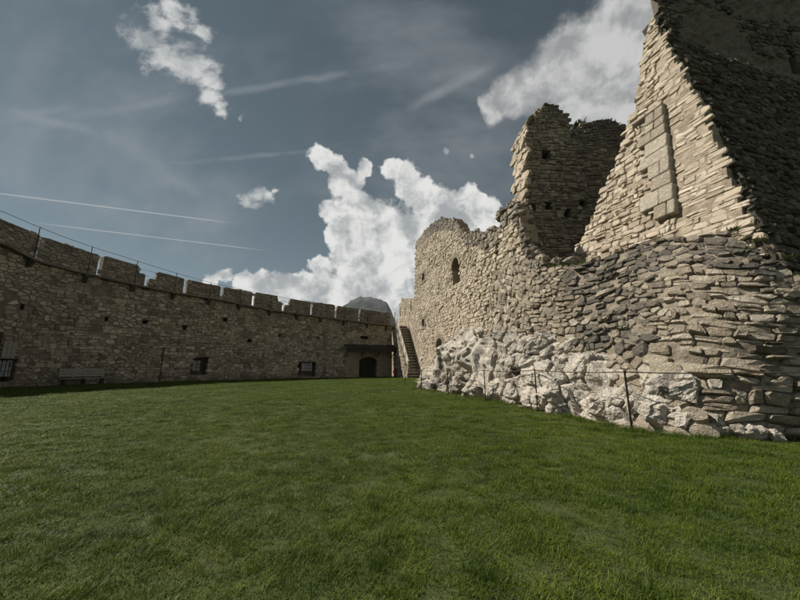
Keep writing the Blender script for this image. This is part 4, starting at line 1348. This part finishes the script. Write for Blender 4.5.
# timber handrail
for i in range(7):
    a = run * i / 6
    z = .55 + (SH - .1) * i / 6
    p = foot + sd * a - sr * (W + .14)
    MB().box(p + up * (z + .55), sr, sd, up, .05, .05, .75).build('rail_post', M['wood_pale'], stair)
for dz in (.5, .85, 1.2):
    p0 = foot - sr * (W + .08) + up * (.55 + dz) - sd * .1; p1 = foot + sd * (run + .1) - sr * (W + .08) + up * (SH + .55 + dz)
    ax = (p1 - p0).normalized()
    MB().box((p0 + p1) / 2, ax, sr, ax.cross(sr), (p1 - p0).length / 2, .025, .105).build('handrail', M['wood_pale'], stair)
# landing between stair head and wall walk
ld = foot + sd * (run + 1.0) - sr * .9 + up * (SH - .13)
MB().box(ld, sr, sd, up, 1.9, 1.0, .09).build('landing', M['mortar_cream'], stair)
# rusty board by the doorway
tag(MB().box((-.55, 40.3, .52), Vector((.94, .34, 0)), Vector((-.34, .94, 0)), up, .17, .03, .55).build('red_board', M['wood_red']), 'small rusty red upright board between the doorway and the stairs', 'board')

# ------------------------------------------------------------------ cable fence along the rocks
fence = thing('cable_fence', 'slim iron posts and cable guarding the rocks along the lawn edge', 'fence', (3.3, 13, 0))
POSTS = [(0.33, 22.9, 1.05), (1.15, 18.6, 1.09), (2.22, 16.0, 1.12), (3.24, 13.2, 1.15), (3.92, 10.0, 1.18), (4.74, 7.25, 1.21), (7.1, 5.9, 1.22), (10.5, 6.1, 1.2)]
rg = random.Random(12)
tops = []
for x, y, hgt in POSTS:
    z = gz(x, y)
    lx, ly = rg.uniform(-.015, .015), rg.uniform(-.015, .015)
    tp_ = Vector((x + lx, y + ly, z + hgt))
    po = MB().tube([(x, y, z - .2), tp_], .02, 8).build('post', M['iron'], fence)
    MB().tube([tp_ - up * .03, tp_ + up * .02], .026, 8).build('eye_ring', M['iron'], po)
    tops.append(tp_)
for a, b in zip(tops, tops[1:]):
    pts = []
    for i in range(9):
        t = i / 8
        p = a.lerp(b, t); p.z -= .05 * 4 * t * (1 - t) * (b - a).length / 4 + .01
        pts.append(p)
    MB().tube(pts, .0125, 5).build('cable', M['rope'], fence)

# ------------------------------------------------------------------ grass and weeds
clumps = bpy.data.collections.new('grass_clumps')
def make_clump(seed, nbl, rad, hmin, hmax, wid, lean, segs=3):
    rng = random.Random(seed)
    V = []; F = []; T = []
    for _ in range(nbl):
        a = rng.uniform(0, 6.283); r = rad * math.sqrt(rng.random())
        x, y = r * math.cos(a), r * math.sin(a)
        b = rng.uniform(0, 6.283); h_ = rng.uniform(hmin, hmax); w = wid * rng.uniform(.6, 1.2)
        ln = lean * rng.uniform(.3, 1.6)
        bx, by = math.cos(b), math.sin(b)
        sx, sy = -by, bx
        base = len(V)
        tn = rng.random() * .8 + (.35 if rng.random() < .08 else 0)
        for k in range(segs):
            t = k / segs
            d = ln * h_ * t * t
            zz = h_ * t * (1 - .25 * ln * t)
            ww = w * (1 - .55 * t) / 2
            V.append((x + bx * d + sx * ww, y + by * d + sy * ww, zz)); V.append((x + bx * d - sx * ww, y + by * d - sy * ww, zz))
            T += [tn, tn]
        V.append((x + bx * ln * h_, y + by * ln * h_, h_ * (1 - .25 * ln))); T.append(tn)
        for k in range(segs - 1):
            q = base + 2 * k
            F.append([q, q + 1, q + 3, q + 2])
        q = base + 2 * (segs - 1)
        F.append([q, q + 1, q + 2])
    me = bpy.data.meshes.new('grass_clump')
    me.from_pydata(V, [], F)
    me.materials.append(M['grass'])
    at = me.attributes.new('tone', 'FLOAT', 'POINT'); at.data.foreach_set('value', T)
    o = bpy.data.objects.new('grass_clump', me)
    clumps.objects.link(o)
for sd_ in range(7):
    make_clump(sd_, 60, .13, .018, .05, .0048, .8)
make_clump(50, 70, .11, .035, .075, .005, .7)

LAWN = [(cpt(s).x + CW.N(s, 0).x * .15, cpt(s).y + CW.N(s, 0).y * .15) for s in [4 + i * 1.0 for i in range(int(SEND - 4))]] + [(-.6, 41.6), (.3, 38), (2.0, 37.2)] + RUIN_BASE + [(24, -9), (-14, -10)]
def lawn_points():
    rng = random.Random(99)
    P = []
    SC = []
    def ring(r0, r1, dens, sxy, sz):
        n = int(math.pi * (r1 * r1 - r0 * r0) * dens)
        for _ in range(n):
            r = math.sqrt(rng.uniform(r0 * r0, r1 * r1)); a = rng.uniform(0, 6.2832)
            x, y = r * math.sin(a), r * math.cos(a)
            if y < -2.5 or (r > 6 and abs(x) > 1.55 * y + 4):
                continue
            if y < 40 and x > .6 and y > 4 and ruin_dist(x, y) < .10 + .16 * rng.random():
                continue
            if not in_poly((x, y), LAWN):
                continue
            k = rng.uniform(.75, 1.25) * (1 + .4 * noise.noise(Vector((x * .9, y * .9, 1))) + .55 * noise.noise(Vector((x * 2.6, y * 2.6, 4))))
            P.append((x, y, gz(x, y) - .004)); SC.append((sxy, sxy, sz * k))
    ring(0, 5, 170, 1.0, .8)
    ring(5, 9, 105, 1.2, .9)
    ring(9, 16, 48, 1.6, 1.05)
    ring(16, 27, 22, 2.3, 1.1)
    ring(27, 46, 11, 3.2, 1.15)
    for _ in range(900):          # scattered taller, darker tufts
        r = 2 + 16 * rng.random() ** 1.5; a = rng.uniform(-.95, .95)
        x, y = r * math.sin(a), r * math.cos(a)
        if in_poly((x, y), LAWN) and (x < .6 or ruin_dist(x, y) > .3):
            P.append((x, y, gz(x, y))); SC.append((.7, .7, rng.uniform(1.2, 1.9)))
    for i in range(1, len(RUIN_BASE) - 2):      # longer grass left along the foot of the rocks
        for _ in range(55):
            tt = rng.random(); q = rng.uniform(.02, .4)
            ax, ay = RUIN_BASE[i]; bx, by = RUIN_BASE[i + 1]
            x = ax + (bx - ax) * tt - q * .9; y = ay + (by - ay) * tt - q * .35
            if rng.random() < .75: P.append((x, y, gz(x, y))); SC.append((1.0, 1.0, rng.uniform(1.0, 3.2)))
    for _ in range(420):          # tufts rooted in the joints of the battered foot and its crest
        u = LF.c[2] + rng.random() * (LF.c[10] - LF.c[2])
        v = lf_top(u) - (.05 if rng.random() < .35 else rng.random() ** 1.5 * 4.2)
        if noise.noise(Vector((u * .9, v * .9, 21))) < .05:
            continue
        p = LF.S(u, v) + LF.N(u, v) * .04
        P.append(p[:]); s_ = rng.uniform(.35, .9); SC.append((s_, s_, s_ * rng.uniform(1.0, 2.2)))
    return P, SC
P, SC = lawn_points()
me = bpy.data.meshes.new('grass')
me.from_pydata(P, [], [])
at = me.attributes.new('scl', 'FLOAT_VECTOR', 'POINT')
at.data.foreach_set('vector', [c for q in SC for c in q])
grass = link(bpy.data.objects.new('grass', me))
grass['kind'] = 'stuff'
grass['label'] = 'short green lawn grass covering the courtyard'
grass['category'] = 'grass'
ng = bpy.data.node_groups.new('scatter_grass', 'GeometryNodeTree')
ng.interface.new_socket('Geometry', in_out='INPUT', socket_type='NodeSocketGeometry')
ng.interface.new_socket('Geometry', in_out='OUTPUT', socket_type='NodeSocketGeometry')
gi_ = ng.nodes.new('NodeGroupInput'); go_ = ng.nodes.new('NodeGroupOutput')
ci_ = ng.nodes.new('GeometryNodeCollectionInfo')
ci_.inputs['Collection'].default_value = clumps
ci_.inputs['Separate Children'].default_value = True
ci_.inputs['Reset Children'].default_value = True
io_ = ng.nodes.new('GeometryNodeInstanceOnPoints')
io_.inputs['Pick Instance'].default_value = True
rv = ng.nodes.new('FunctionNodeRandomValue'); rv.data_type = 'FLOAT_VECTOR'
rv.inputs[0].default_value = (-.12, -.12, 0); rv.inputs[1].default_value = (.12, .12, 6.2832)
ri = ng.nodes.new('FunctionNodeRandomValue'); ri.data_type = 'INT'
ri.inputs[4].default_value = 0; ri.inputs[5].default_value = 7
na_ = ng.nodes.new('GeometryNodeInputNamedAttribute'); na_.data_type = 'FLOAT_VECTOR'
na_.inputs[0].default_value = 'scl'
L_ = ng.links.new
L_(gi_.outputs[0], io_.inputs['Points']); L_(ci_.outputs[0], io_.inputs['Instance'])
L_(rv.outputs[0], io_.inputs['Rotation']); L_(ri.outputs[2], io_.inputs['Instance Index'])
L_(na_.outputs[0], io_.inputs['Scale']); L_(io_.outputs[0], go_.inputs[0])
md = grass.modifiers.new('scatter', 'NODES'); md.node_group = ng

# weeds rooted in the masonry
def weed(c, n, size, seed, label):
    rng = random.Random(seed)
    V = []; F = []; T = []
    for _ in range(n):
        a = rng.uniform(0, 6.283); el = rng.uniform(.1, 1.4); l = size * rng.uniform(.4, 1.0)
        d = Vector((math.cos(a) * math.cos(el), math.sin(a) * math.cos(el), math.sin(el)))
        o_ = Vector((rng.gauss(0, size * .3), rng.gauss(0, size * .3), rng.uniform(-.05, size * .2)))
        side = d.cross(Vector((0, 0, 1))).normalized() * size * .07
        b = len(V)
        mid = o_ + d * l * .55; tip = o_ + d * l - Vector((0, 0, l * .2))
        V += [o_, mid + side, tip, mid - side]
        F.append([b, b + 1, b + 2, b + 3])
        tn = rng.random(); T += [tn] * 4
    o = mesh_obj('wall_weed', V, F, M['weed'], None, T)
    o.location = c
    tag(o, label, 'plant', 'weeds in the masonry')
weed((8.28, 7.85, 4.58), 60, .2, 1, 'green weed tuft on the rubble crest left of the tower corner')
weed((8.45, 7.5, 4.2), 50, .16, 2, 'small green weed on the crest nearest the tower corner')
weed((8.6, 7.15, 3.65), 45, .15, 3, 'lowest green weed tuft beside the shaded tower corner')
weed(RB.S(2.5, 16.6) - Vector((0, -.4, 0)), 160, .55, 4, 'grassy weeds growing on the crest of the shaded rear wall')
weed(RB.S(4.6, 16.35) - Vector((0, -.3, 0)), 120, .4, 5, 'weeds on the right end of the rear wall crest')
weed(RP.S(12.9, 8.35), 60, .22, 6, 'small weed on the palace ruin top at its right dip')
weed((5.2, 12.0, 4.85), 90, .28, 7, 'weed patch under the broken tower base')
weed((5.0, 12.9, 4.35), 70, .25, 8, 'weed hanging on the rubble face below the tower')

def build_haze():
    V = [(x, y, z) for x in (-4300, 4300) for y in (-4300, 4300) for z in (-62, 470)]
    F = [(0, 1, 3, 2), (4, 6, 7, 5), (0, 4, 5, 1), (2, 3, 7, 6), (0, 2, 6, 4), (1, 5, 7, 3)]
    m = bpy.data.materials.new('thin_haze')
    m.use_nodes = True
    nt = m.node_tree
    nt.nodes.clear()
    out = nn(nt, 'ShaderNodeOutputMaterial')
    pv = nn(nt, 'ShaderNodeVolumePrincipled')
    pv.inputs['Color'].default_value = (0.82, 0.9, 1.0, 1)
    pv.inputs['Density'].default_value = 0.00006
    nt.links.new(pv.outputs[0], out.inputs['Volume'])
    o = mesh_obj('haze', V, F, m)
    o['kind'] = 'stuff'
build_haze()
